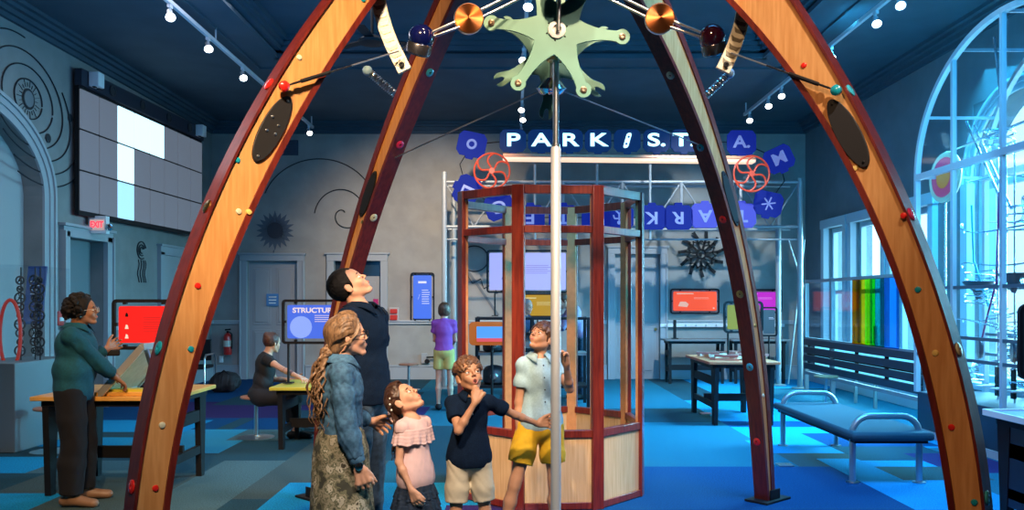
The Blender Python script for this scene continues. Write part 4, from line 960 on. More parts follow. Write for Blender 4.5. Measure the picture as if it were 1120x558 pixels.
navy_cloth = mat('navy_pique', (.004, .013, .036), .95, noise=.3, nscale=160, bump=.1, spec=.15)
denim = mat('denim_blue', (.060, .17, .30), .8, base2=(.028, .085, .17), nscale=45, bump=.15)
jeans = mat('dark_jeans', (.045, .075, .115), .85, noise=.35, nscale=30)
hair_dark = mat('hair_black_brown', (.010, .007, .006), .75, noise=.5, nscale=60, stretch=(1, 1, .3), spec=.3)
hair_blond = mat('hair_honey_blond', (.27, .155, .080), .5, base2=(.095, .052, .028), nscale=85, stretch=(1, 1, .35))
hair_brown = mat('hair_brown', (.13, .052, .024), .45, base2=(.05, .020, .010), nscale=60, stretch=(1, 1, .3))
hair_auburn = mat('hair_auburn', (.10, .035, .022), .5, base2=(.04, .014, .01), nscale=60)

# ---- man in the navy polo, looking up
def man():
    root = person('tall dark-haired man in navy polo shirt looking up, behind the blonde woman', (-.84, 5.0))
    h = Human(1.82, (-.87, 5.0), -18, hh=.232, w=1.08, lean=(-.03, 0), head=(22, 46, 0), neck=(-.022, 0), belly=1.15, arms={'r': dict(up=(-.1, -.10, -1), fo=(.1, .02, -1)), 'l': dict(up=(-.05, .08, -1), fo=(.1, -.1, -1))})
    body = h.body(skin_a, root, .005)
    top_garment(h, 'polo_shirt', navy_cloth, root, .016, .62, .022, hem=h.J['pel'][2]-.05, seed=2, loose=.022)
    collar(h, navy_cloth, root); pants(h, 'jeans', jeans, root); shoes(h, mat('brown_shoe', (.06, .035, .02), .6), root)
    f = Field(); hair_cap(h, f, .010); f.noise(wrinkle(4, 210, .0022, 6))
    f.cut(h.hp(.062, 0, .055), nrm(h.hf*1.0-h.hu*.55), .006); f.cut(h.hp(.018, 0, -.02), nrm(h.hf-h.hu*.25), .006, h.hp(.05, 0, -.03), .075*h.q)
    f.cut(h.hp(-.02, 0, -.058), nrm(-h.hu*1+h.hf*.25), .006)
    ears(h, f); f.build('hair', hair_dark, body, .0035)
    h.face_parts(body, (.012, .008, .006), gaze=(0, .08)); return h
# ---- blonde woman in denim jacket and camouflage skirt
def camo():
    m = bpy.data.materials.new('camouflage_cotton'); m.use_nodes = True; nt = m.node_tree; b = nt.nodes['Principled BSDF']; b.inputs['Roughness'].default_value = .9
    tc = nt.nodes.new('ShaderNodeTexCoord'); n1 = nt.nodes.new('ShaderNodeTexNoise'); n1.inputs['Scale'].default_value = 15; n1.inputs['Detail'].default_value = 3; n1.inputs['Roughness'].default_value = .6
    cr = nt.nodes.new('ShaderNodeValToRGB'); cr.color_ramp.interpolation = 'CONSTANT'; e = cr.color_ramp.elements
    e[0].position = 0; e[0].color = (.045, .045, .032, 1); e[1].position = .42; e[1].color = (.13, .125, .075, 1)
    for p, c in ((.48, (.26, .23, .155, 1)), (.54, (.12, .12, .07, 1)), (.585, (.42, .38, .29, 1)), (.66, (.07, .06, .04, 1))): q = e.new(p); q.color = c
    nt.links.new(tc.outputs['Object'], n1.inputs['Vector']); nt.links.new(n1.outputs['Fac'], cr.inputs[0]); nt.links.new(cr.outputs[0], b.inputs['Base Color']); return m
def woman():
    root = person('blonde woman with curly ponytail in denim jacket and camouflage skirt', (-.90, 4.2))
    W = at(405, 461, 4.58)
    h = Human(1.50, (-.855, 4.2), 12, hh=.215, w=1.0, lean=(.0, 0), head=(10, 10, 0), neck=(.018, 0), hip=1.1, belly=1.05, arms={'r': dict(up=(.10, -.10, -1), fo=(.30, -.02, -1), palm=(0, 1, 0), curl=.5, thumb=.4), 'l': dict(wrist=(W.x, W.y, W.z), bend=(-.3, .2, -1), palm=(0, -1, -.3), curl=.55)})
    body = h.body(skin_a, root, .005)
    jk = top_garment(h, 'denim_jacket', denim, root, .020, 1.80, .021, hem=h.J['pel'][2]+.075, seed=5, wr=.004, fold=45)
    b = MB(); b.sph(h.J['pel']-h.L*.0+np.array([-.085, -.095, .11]), .008, 10); b.build('jacket_button', steel, jk)
    collar(h, denim, root, r=.011, hgt=.03)
    for sd in 'lr':
        b = MB(); p = h.J['elb'+sd]+(h.J['wri'+sd]-h.J['elb'+sd])*.78; a = nrm(h.J['wri'+sd]-h.J['elb'+sd]); b.lathe([(.036, -.022), (.039, -.018), (.039, .016), (.036, .022)], V(*p), V(*a), 24); b.build('jacket_cuff', denim, jk)
    # camouflage skirt: flared to below the knee
    f = Field(); H = h.H; R = np.stack([h.F, h.L, h.U], 1); N = 12
    f.ell(h.J['pel']+h.U*.03, (.078*H, .100*H, .10*H), R, .03)
    f.cone(h.J['pel']-h.U*.06, (h.J['pel'][0]+.01, h.J['pel'][1], .34), .106*H, .128*H, .04, (h.F, .88))
    for k in range(N):
        a = 2*PI*k/N; d = h.F*math.cos(a)*.80+h.L*math.sin(a); f.cone(h.J['pel']+d*.085*H-h.U*.02, np.array([h.J['pel'][0]+.01, h.J['pel'][1], .32])+d*.118*H, .010*H, .020*H, .02)
    f.cut((0, 0, h.J['pel'][2]+.13), (0, 0, 1)); f.cut((0, 0, .30), (0, 0, -1)); f.noise(wrinkle(8, 30, .004)); f.build('camouflage_skirt', camo(), root, .006)
    shoes(h, mat('tan_shoe', (.20, .13, .08), .6), root)
    # hair: cap swept back, gathered into a curly ponytail
    f = Field(); hair_cap(h, f, .009); f.cut(h.hp(.066, 0, .050), nrm(h.hf-h.hu*.40), .006); f.cut(h.hp(0, 0, -.070), -h.hu, .006)
    f.ell(h.hp(-.075, 0, -.040), (.045*h.q, .055*h.q, .050*h.q), h.R, .03); f.cut(h.hp(.030, 0, -.012), nrm(h.hf*.9-h.hu*.5), .006); r = np.random.RandomState(2)
    for i in range(64):   # strands swept back over the crown and past the ears
        a = -1.75+3.5*i/63+r.normal()*.02; ca, sa = math.cos(a), math.sin(a); up = .092*max(ca, -.25); j = r.rand()*.006
        P = [h.hp(.064-.030*(1-max(ca, 0)), .058*sa, .036+up*.86), h.hp(.030-.012*(1-max(ca, 0)), .078*sa, .040+up*1.03+j), h.hp(-.035, (.087+j)*sa, .030+up*1.02+j), h.hp(-.090, .064*sa, .0+up*.55), h.hp(-.116, .018*sa, -.045)]
        strand(f, P, .0048, .003, .0015, r.rand()*6, 3)
    for sg in (1, -1):
        for j in range(7): strand(f, [h.hp(.064-j*.004, (.040+.003*j)*sg, .092-j*.003), h.hp(.062-j*.006, .066*sg, .050-j*.004), h.hp(.034-.006*j, .080*sg, .012-.004*j), h.hp(-.012, .086*sg, -.012-.003*j), h.hp(-.060, .076*sg, -.035)], .0042, .003, .0015, j, 2)
    cap = f.build('hair', hair_blond, body, .004)
    f = Field(); r = np.random.RandomState(3)
    for i in range(95):
        s0 = h.hp(-.112+r.normal()*.008, r.normal()*.018, -.05+r.normal()*.012); back = -h.F; sway = r.normal()*.026; dep = r.normal()*.022
        P = [s0, s0+back*.028+h.L*sway*.6-h.U*.05, s0+back*(.034+dep)+h.L*sway*1.3-h.U*.15, s0+back*(.024+dep*1.2)+h.L*sway*1.6-h.U*.26, s0+back*(.012+dep*1.2)+h.L*sway*1.2-h.U*(.31+r.rand()*.10)]
        strand(f, P, .0066, .0025, .006+r.rand()*.006, r.rand()*6, 3.5+r.rand()*2)
    f.build('ponytail', hair_blond, body, .004)
    b = MB(); p = h.hp(-.112, 0, -.050); b.lathe([(.020, -.008), (.026, 0), (.020, .008)], V(*p), V(*(-h.F*.6-h.U)), 18); b.build('hair_tie', black, body)
    h.face_parts(body, (.16, .08, .04), gaze=(0, .15)); glasses(h, black, body)
    p = h.J['elbr']+(h.J['wrir']-h.J['elbr'])*.97; a = nrm(h.J['wrir']-h.J['elbr']); b = MB(); b.lathe([(.0225, -.010), (.0245, -.008), (.0245, .008), (.0225, .010)], V(*p), V(*a), 24); w = b.build('wristwatch', black, root)
    b = MB(); q = p-h.L*.024; b.lathe([(.019, 0), (.019, .006), (.015, .009), (.001, .009)], V(*q), V(*(-h.L)), 20); b.build('watch_case', chrome, w)
    return h
# ---- girl in pink ruffled top
pinkc = mat('pale_pink_cotton', (.72, .50, .51), .85, noise=.06, nscale=30)
def ruffle_ring(f, c, F_, L_, rf, rl, z0, z1, grow, n, amp, thick=.005, seed=0):
    r = np.random.RandomState(seed); ph = r.rand()*6; M = n*8
    def P(a, t): w = 1+grow*t; am = amp*t*math.sin(n*a+ph+math.sin(a*3)); return c+F_*math.cos(a)*(rf*w+am)+L_*math.sin(a)*(rl*w+am)+np.array([0, 0, z0+(z1-z0)*t+.004*math.sin(n*a*.5+ph)*t])
    for i in range(M):
        a0, a1 = 2*PI*i/M, 2*PI*(i+1)/M
        for t0, t1 in ((0, .5), (.5, 1)): f.cone(P(a0, t0), P(a0, t1), thick, thick*.8, .004)
        f.cone(P(a0, 1), P(a1, 1), thick*.8, thick*.8, .004); f.cone(P(a0, .5), P(a1, .5), thick*.8, thick*.8, .004); f.cone(P(a0, .75), P(a1, .75), thick*.8, thick*.8, .004); f.cone(P(a0, .25), P(a1, .25), thick*.8, thick*.8, .004); f.cone(P(a0, 0), P(a1, 0), thick*.8, thick*.8, .004)
def girl():
    root = person('small girl in pale pink ruffled top and tiered navy skirt looking up', (-.50, 4.5))
    h = Human(1.112, (-.515, 4.5), -32, hh=.200, w=.86, lean=(-.06, 0), head=(12, 50, 0), neck=(-.012, 0), neckr=.80, limb=.90, belly=1.1, arms={'r': dict(up=(.02, -.16, -1), fo=(.55, .06, -1), curl=.45, palm=(0, 1, .0), thumb=.4), 'l': dict(up=(-.15, .15, -1), fo=(.1, 0, -1))})
    body = h.body(skin_a, root, .0045)
    H = h.H; tg = top_garment(h, 'pink_top', pinkc, root, .010, .16, .012, hem=h.J['pel'][2]-.045, seed=11, hh=.0045, loose=.010)
    f = Field(); c = h.J['chest']+h.sp*.030*H; ruffle_ring(f, c+h.sp*.006, h.Fs, h.Ls, .074, .122, .012, -.060, .13, 15, .006, .0045, 2); f.build('ruffle', pinkc, tg, .0038)
    f = Field(); c = np.array([h.J['pel'][0], h.J['pel'][1], 0])
    nv = mat('navy_tulle', (.008, .022, .050), .8, noise=.4, nscale=60)
    f.cone(h.J['pel']-h.U*.02, c+h.U*.36, .080, .135, .03, (h.F, .85)); f.cut((0, 0, h.J['pel'][2]+.02), (0, 0, 1)); f.cut((0, 0, .37), (0, 0, -1)); sk = f.build('skirt', nv, root, .006)
    zt = h.J['pel'][2]
    for i, (r0, z0, z1) in enumerate(((.096, zt-.035, zt-.10), (.108, zt-.07, zt-.16), (.124, zt-.13, zt-.23), (.136, zt-.20, .34))):
        f = Field(); ruffle_ring(f, c, h.F, h.L, r0*.86, r0*1.05, z0, z1, .20, 13, .011, .005, i); f.build('skirt_tier', nv, sk, .005)
    shoes(h, mat('pink_shoe', (.45, .12, .2), .5), root)
    f = Field(); hair_cap(h, f, .007); f.cut(h.hp(.064, 0, .055), nrm(h.hf-h.hu*.45), .006); f.cut(h.hp(.015, 0, -.02), nrm(h.hf-h.hu*.1), .008, h.hp(.05, 0, -.035), .07*h.q); r = np.random.RandomState(5)
    ears(h, f)
    for i in range(58):
        a = -1.7+3.4*i/57+r.normal()*.03; ca, sa = math.cos(a), math.sin(a); up = .088*max(ca, -.2); j = r.rand()*.006; L_ = .13+.10*r.rand()
        P = [h.hp(.058-.034*(1-max(ca, 0)), .056*sa, .038+up*.86), h.hp(.0, .080*sa, .040+up*1.05+j), h.hp(-.070, (.080+j)*sa, .020+up*.8), h.hp(-.104, .066*sa, -.030), h.hp(-.104, .070*sa, -.060)-h.U*.03-h.Fs*.012, h.hp(-.090, .070*sa, -.055)-h.U*L_+h.L*r.normal()*.014-h.Fs*(.015+.02*r.rand())]
        strand(f, P, .0052, .003, .004, r.rand()*6, 5)
    f.build('hair', mat('hair_dark_brown', (.075, .032, .018), .45, base2=(.028, .012, .008), nscale=60, stretch=(1, 1, .3)), body, .004)
    b = MB()
    for p in ((-.02, -.088, .055), (-.045, -.094, .03), (-.065, -.092, .0)): b.sph(h.hp(*p), .006, 10)
    b.build('hair_clip', mat('pearl', (.8, .78, .72), .25), body); h.face_parts(body, (.07, .035, .02), gaze=(0, .08)); return h
# ---- boy in navy polo, mouth open, one hand at his chin, the other reaching for the pole
def navy_boy():
    root = person('boy in navy polo and khaki shorts, mouth open, fist at chin, reaching for pole', (-.24, 4.75))
    Wl = at(589, 464, 4.97); 
    h = Human(1.228, (-.242, 4.75), -78, hh=.208, w=.86, lean=(.02, .02), head=(6, 22, 6), neck=(.018, 0), limb=.9, neckr=.84, belly=1.08, arms={})
    ch = h.hp(.07, -.02, -.13)
    h = Human(1.228, (-.242, 4.75), -78, hh=.208, w=.86, lean=(.02, .02), head=(6, 22, 6), neck=(.018, 0), limb=.9, neckr=.84, belly=1.08, arms={'r': dict(wrist=tuple(ch+np.array([.01, -.035, -.045])), bend=(.35, -.35, -1), hand=(-.25, .45, .9), palm=(-1, .2, .1), curl=1.25, thumb=.3),
              'l': dict(wrist=(Wl.x, Wl.y, Wl.z), bend=(.3, .1, -1), hand=(-.1, 1, .12), palm=(1, .1, .0), curl=1.0, thumb=.5)}, legs={'r': ((.06, -.06, -1), (0, -.02, -1), None), 'l': ((.02, .10, -1), (0, .0, -1), None)})
    body = h.body(skin_b, root, .0042, open_mouth=1.0)
    top_garment(h, 'polo_shirt', navy_cloth, root, .011, .62, .016, hem=h.J['pel'][2]-.05, seed=21, loose=.010); collar(h, navy_cloth, root, r=.008)
    b = MB(); p = h.J['chest']+h.Fs*(.062*h.H+.016)+h.sp*.02
    for k in range(2): b.sph(p+h.sp*(.035-k*.035)-h.Fs*.004*k, .005, 8)
    b.build('button', white, root)
    pants(h, 'khaki_shorts', mat('khaki_cotton', (.60, .52, .38), .85, noise=.06, nscale=30), root, .76, .014, .026, seed=22, hh=.0055); shoes(h, mat('blue_shoe', (.05, .10, .25), .5), root)
    f = Field(); hair_cap(h, f, .010); f.cut(h.hp(.072, 0, .062), nrm(h.hf-h.hu*.55), .006); f.cut(h.hp(.030, 0, -.01), nrm(h.hf-h.hu*.1), .008, h.hp(.06, 0, -.03), .07*h.q); f.cut(h.hp(0, 0, -.045), nrm(-h.hu+h.hf*.3), .006); r = np.random.RandomState(9)
    locks(h, f, 9, 130, .055, .0058, .6, .5, .16, 1.5, .0, .003)
    f.cut(h.hp(.096, 0, .02), nrm(h.hf-h.hu*.5), .004, h.hp(.09, 0, -.01), .06*h.q); ears(h, f)
    f.build('hair', mat('hair_light_brown', (.20, .095, .045), .45, base2=(.08, .035, .018), nscale=70), body, .0042)
    h.face_parts(body, (.10, .05, .03), open_mouth=1.0, gaze=(.15, .08)); return h
# ---- boy in light blue shirt behind the pole
def blue_boy():
    root = person('boy in light blue short-sleeved shirt and yellow shorts holding the pole', (.19, 5.25))
    h0 = dict(hh=.208, w=.71, lean=(.0, -.02), head=(-58, 34, 0), neck=(.012, 0), limb=.88, neckr=.84)
    Wl = (PX+.066, PY+.075, CAMZ-(399-HOR)*5.02/F); Wr = at(568, 458, 5.12)
    h = Human(1.445, (.175, 5.30), -72, **h0, arms={'l': dict(wrist=Wl, bend=(.25, .34, -1), hand=(.25, -.35, 1), palm=(.4, -1, 0), curl=.85, thumb=.8), 'r': dict(up=(-.05, -.12, -1), fo=(.12, -.04, -1), curl=.5, palm=(-.3, 1, 0))},
              legs={'r': ((.10, -.30, -1), (-.02, -.26, -1), None), 'l': ((.02, .06, -1), (-.05, .04, -1), None)})
    body = h.body(skin_b, root, .0045)
    lb = mat('light_blue_chambray', (.34, .52, .60), .85, noise=.08, nscale=90)
    sh = top_garment(h, 'shirt', lb, root, .012, .60, .013, hem=h.J['pel'][2]-.045, seed=31, wr=.0035, loose=.012); collar(h, lb, sh, r=.009)
    for k in range(6):
        b = MB(); p = h.J['neck']-h.sp*(.045+k*.075)+h.Fs*(.062*h.H+.014+(.006 if 1 < k < 4 else 0)-.012*(k == 0)); b.lathe([(.0048, 0), (.0048, .002), (.003, .003), (.001, .003)], V(*(p-h.Fs*.004)), V(*h.Fs), 12); b.build('button', dkplastic, sh)
    pants(h, 'yellow_shorts', mat('yellow_cotton', (.80, .46, .015), .8, noise=.08, nscale=30), root, .66, .020, .032, seed=32, hh=.0055, wr=.004); shoes(h, mat('grey_shoe', (.2, .2, .22), .5), root)
    f = Field(); hair_cap(h, f, .013); f.cut(h.hp(.070, 0, .068), nrm(h.hf-h.hu*.6), .006); f.cut(h.hp(.028, 0, 0), nrm(h.hf-h.hu*.1), .008, h.hp(.06, 0, -.02), .07*h.q); f.cut(h.hp(0, 0, -.05), nrm(-h.hu+h.hf*.3), .006); r = np.random.RandomState(19)
    locks(h, f, 19, 120, .055, .0060, .6, .4, .13, 1.5, .0, .004); ears(h, f)
    f.build('hair', hair_brown, body, .0045); h.face_parts(body, (.06, .03, .02), gaze=(-.1, .08)); return h
# ---- woman in teal blazer at the left
def teal_woman():
    root = person('woman in dark teal blazer and black trousers with curly dark hair and glasses', (-3.33, 6.45))
    Wr = at(129, 415, 6.62); Wl = at(117, 382, 6.95)
    h = Human(1.62, (-3.36, 6.45), 12, hh=.225, w=1.12, lean=(.05, 0), head=(3, 8, 0), neck=(.022, 0), hip=1.22, belly=1.45, chest=1.25, limb=1.2, neckr=1.15, arms={'r': dict(wrist=(Wr.x, Wr.y, Wr.z), bend=(-.5, -.4, -1), palm=(0, .3, -1), curl=.4), 'l': dict(wrist=(Wl.x, Wl.y, Wl.z), bend=(-.3, .3, -1), palm=(.3, -1, 0), curl=.6)},
              legs={'r': ((.08, -.02, -1), (-.05, 0, -1), None), 'l': ((.12, .04, -1), (-.02, 0, -1), None)})
    body = h.body(skin_c, root, .0055); tl = mat('teal_wool', (.001, .072, .115), .9, noise=.15, nscale=60)
    top_garment(h, 'blazer', tl, root, .022, 1.82, .022, hem=h.J['pel'][2]-.13, hemn=(.35, 0, -1), seed=41, loose=.02, wr=.004, fold=35, hh=.006); collar(h, tl, root, r=.013, hgt=.03)
    pants(h, 'trousers', mat('black_cotton', (.003, .0035, .008), .95), root, 1.94, .018, .045, seed=42, hh=.007); shoes(h, mat('tan_leather', (.22, .12, .07), .5), root)
    f = Field(); hair_cap(h, f, .018); f.cut(h.hp(.055, 0, .045), nrm(h.hf-h.hu*.4), .008); r = np.random.RandomState(29)
    for i in range(420):
        a = r.rand()*2*PI; t = .2+r.rand()*1.9; n_ = h.hf*math.cos(a)*math.sin(t)+h.hl*math.sin(a)*math.sin(t)+h.hu*math.cos(t)
        if n_@h.hf > .38-.5*max(0, n_@h.hu) and n_@h.hu < .75: continue
        s0 = h.hp(-.025, 0, .025)+n_*(.104+.020*r.rand())*h.q; f.ell(s0, (.009+r.rand()*.007)*1.0, None, .008)
    f.build('hair', hair_dark, body, .0055); h.face_parts(body, (.012, .008, .006)); glasses(h, mat('pale_glasses', (.45, .42, .38), .3), body)
    b = MB(); b.sph(h.hp(-.01, -.080, -.040), .007, 10); b.build('earring', MATS['pearl'], body)
    for sd in 'lr':
        b = MB(); p = h.J['elb'+sd]+(h.J['wri'+sd]-h.J['elb'+sd])*.80; a = nrm(h.J['wri'+sd]-h.J['elb'+sd]); b.lathe([(.040, -.012), (.044, -.008), (.044, .010), (.038, .014)], V(*p), V(*a), 20); b.build('sleeve_cuff', tl, root)
    return h
# ---- background figures
def seated_woman():
    root = person('woman in black dress with tattooed arm seated on stool at yellow-topped table', (-2.82, 9.55))
    Wr = at(330, 414, 9.15)
    h = Human(1.62, (-2.85, 9.55), 14, hh=.22, w=.98, lean=(.16, 0), head=(35, -5, 0), hip=1.05, belly=1.1, limb=.95, arms={'r': dict(wrist=(Wr.x, Wr.y, Wr.z), bend=(-.2, -.4, -1), palm=(0, 0, -1)), 'l': dict(up=(.3, .1, -1), fo=(1, -.2, -.05))},
              legs={'r': ((1, -.12, -.02), (-.05, 0, -1), None), 'l': ((1, .10, -.02), (.05, 0, -1), None)})
    dz = 0; body = h.body(skin_a, root, .008); bk = mat('black_jersey', (.010, .010, .013), .85)
    top_garment(h, 'dress', bk, root, .014, .45, .018, hem=h.J['pel'][2]-.12, seed=51, hh=.008)
    f = Field(); 
    for sd in 'lr': f.cone(h.J['hip'+sd], h.J['knee'+sd], .060*h.H, .045*h.H, .05)
    f.cone(h.J['kneer']*.7+h.J['hipr']*.3, h.J['kneer']*.9+h.J['hipr']*.1-h.U*.22, .05*h.H, .055*h.H, .05); f.cone(h.J['kneel']*.7+h.J['hipl']*.3, h.J['kneel']*.9+h.J['hipl']*.1-h.U*.22, .05*h.H, .055*h.H, .05)
    f.ell(h.J['pel'], (.09*h.H, .105*h.H, .075*h.H), np.stack([h.F, h.L, h.U], 1), .05); f.build('dress_skirt', bk, root, .008)
    shoes(h, black, root)
    b = MB()
    p0, p1 = h.J['elbr'], h.J['wrir']
    f = Field(); hair_cap(h, f, .012); f.cut(h.hp(.04, 0, .03), nrm(h.hf-h.hu*.3), .008); f.ell(h.hp(-.085, 0, .085), .040, None, .02); f.noise(curly(8, 90, .004)); f.build('hair', hair_auburn, body, .007)
    tm = mat('tattoo_ink', (.16, .09, .09), .6)
    for t in (.25, .45, .62): b = MB(); a = nrm(p1-p0); p = p0+(p1-p0)*t; b.lathe([(.0345-.010*t, -.018), (.0350-.010*t, 0), (.0335-.010*t, .018)], V(*p), V(*a), 16); b.build('tattoo', tm, body)
    return h
def table_child():
    root = person('child with pink leggings at far side of the yellow-topped table', (-2.35, 9.75))
    h = Human(1.15, (-2.02, 10.02), -110, hh=.19, lean=(.1, 0), head=(0, -15, 0), arms={'l': dict(up=(.5, .1, -1), fo=(1, 0, .05)), 'r': dict(up=(.5, -.1, -1), fo=(1, .1, .05))}, legs={'r': ((.5, -.08, -1), (-.25, 0, -1), None), 'l': ((.35, .08, -1), (-.1, 0, -1), None)})
    body = h.body(skin_a, root, .009); top_garment(h, 'shirt', mat('pink_shirt', (.45, .2, .25), .8), root, .012, .6, .016, seed=61, hh=.009); pants(h, 'leggings', mat('pink_leggings', (.55, .16, .26), .8), root, 1.9, .004, .004, hh=.008); shoes(h, mat('pink_shoe', (.45, .12, .2), .5), root)
    f = Field(); hair_cap(h, f, .013); f.cut(h.hp(.06, 0, .05), nrm(h.hf-h.hu*.4), .008); f.build('hair', hair_brown, body, .007); h.face_parts(body, (.06, .03, .02)); return h
def purple_child():
    root = person('girl in purple shirt and yellow shorts with short bob, seen from behind', (-.96, 12.0))
    h = Human(1.55, (-.97, 12.0), 86, hh=.22, w=.88, head=(-12, -4, 0), limb=.85, hip=.95, arms={'l': dict(up=(.3, .05, -1), fo=(1, -.3, -.1)), 'r': dict(up=(.3, -.08, -1), fo=(1, .2, -.1))}, legs={'r': ((.0, -.05, -1), (0, 0, -1), None), 'l': ((.08, .02, -1), (-.05, 0, -1), None)})
    body = h.body(skin_a, root, .008); top_garment(h, 'shirt', mat('purple_cotton', (.28, .055, .33), .8), root, .014, .55, .02, hem=h.J['pel'][2]-.0, seed=71, hh=.008); pants(h, 'shorts', mat('mustard_cotton', (.50, .42, .12), .8), root, .62, .014, .028, hh=.008); shoes(h, black, root)
    f = Field(); hair_cap(h, f, .018); f.cut(h.hp(.050, 0, .03), nrm(h.hf-h.hu*.3), .008); f.ell(h.hp(-.035, 0, -.015), (.085*h.q, .092*h.q, .075*h.q), h.R, .02); f.cut(h.hp(.03, 0, 0), h.hf, .008, h.hp(.07, 0, -.03), .06); f.cut(h.hp(0, 0, -.085), -h.hu, .006); f.noise(curly(8, 90, .003)); f.build('hair', hair_brown, body, .007); h.face_parts(body, (.06, .03, .02)); return h
def lavender_man():
    root = person('man in lavender shirt leaning over the table behind the wooden booth', (.95, 13.0))
    h = Human(1.78, (1.10, 13.35), 185, hh=.23, w=.98, lean=(.42, 0), head=(0, -28, 0), arms={'l': dict(up=(.65, .1, -1), fo=(1, -.3, -.02), palm=(0, 0, -1)), 'r': dict(up=(.6, -.1, -1), fo=(1, .3, 0), palm=(0, 0, -1))})
    body = h.body(skin_a, root, .009); top_garment(h, 'shirt', mat('lavender_shirt', (.20, .17, .30), .8), root, .016, 1.85, .018, seed=81, hh=.009); pants(h, 'trousers', jeans, root, hh=.009); shoes(h, black, root)
    f = Field(); hair_cap(h, f, .010); f.cut(h.hp(.06, 0, .05), nrm(h.hf-h.hu*.5), .008); f.cut(h.hp(.02, 0, -.01), nrm(h.hf-h.hu*.2), .008, h.hp(.05, 0, -.03), .07); f.cut(h.hp(0, 0, -.045), -h.hu, .006); f.build('hair', hair_brown, body, .008); h.face_parts(body, (.06, .03, .02)); return h
def navy_sitter():
    root = person('person in dark navy shirt behind the booth, left of the lavender-shirted man', (.30, 13.0))
    h = Human(1.62, (.13, 13.25), -25, hh=.225, w=1.0, lean=(.15, 0), head=(-20, -5, 0), arms={'r': dict(up=(.4, -.1, -1), fo=(1, .1, -.1)), 'l': dict(up=(.5, .1, -1), fo=(1, .1, .1))})
    body = h.body(skin_a, root, .009); top_garment(h, 'shirt', mat('navy_shirt', (.02, .04, .10), .85), root, .016, 1.0, .018, seed=91, hh=.009); pants(h, 'trousers', jeans, root, hh=.009); shoes(h, black, root)
    f = Field(); hair_cap(h, f, .008); f.cut(h.hp(.05, 0, .06), nrm(h.hf-h.hu*.6), .008); f.cut(h.hp(.01, 0, -.01), nrm(h.hf-h.hu*.2), .008, h.hp(.05, 0, -.03), .07); f.cut(h.hp(0, 0, -.045), -h.hu, .006); f.build('hair', mat('hair_grey', (.30, .28, .26), .6), body, .008); h.face_parts(body, (.2, .18, .16)); return h
PEOPLE = [man, woman, girl, navy_boy, blue_boy, teal_woman, seated_woman, table_child, purple_child, lavender_man, navy_sitter]
for fn in PEOPLE: fn()
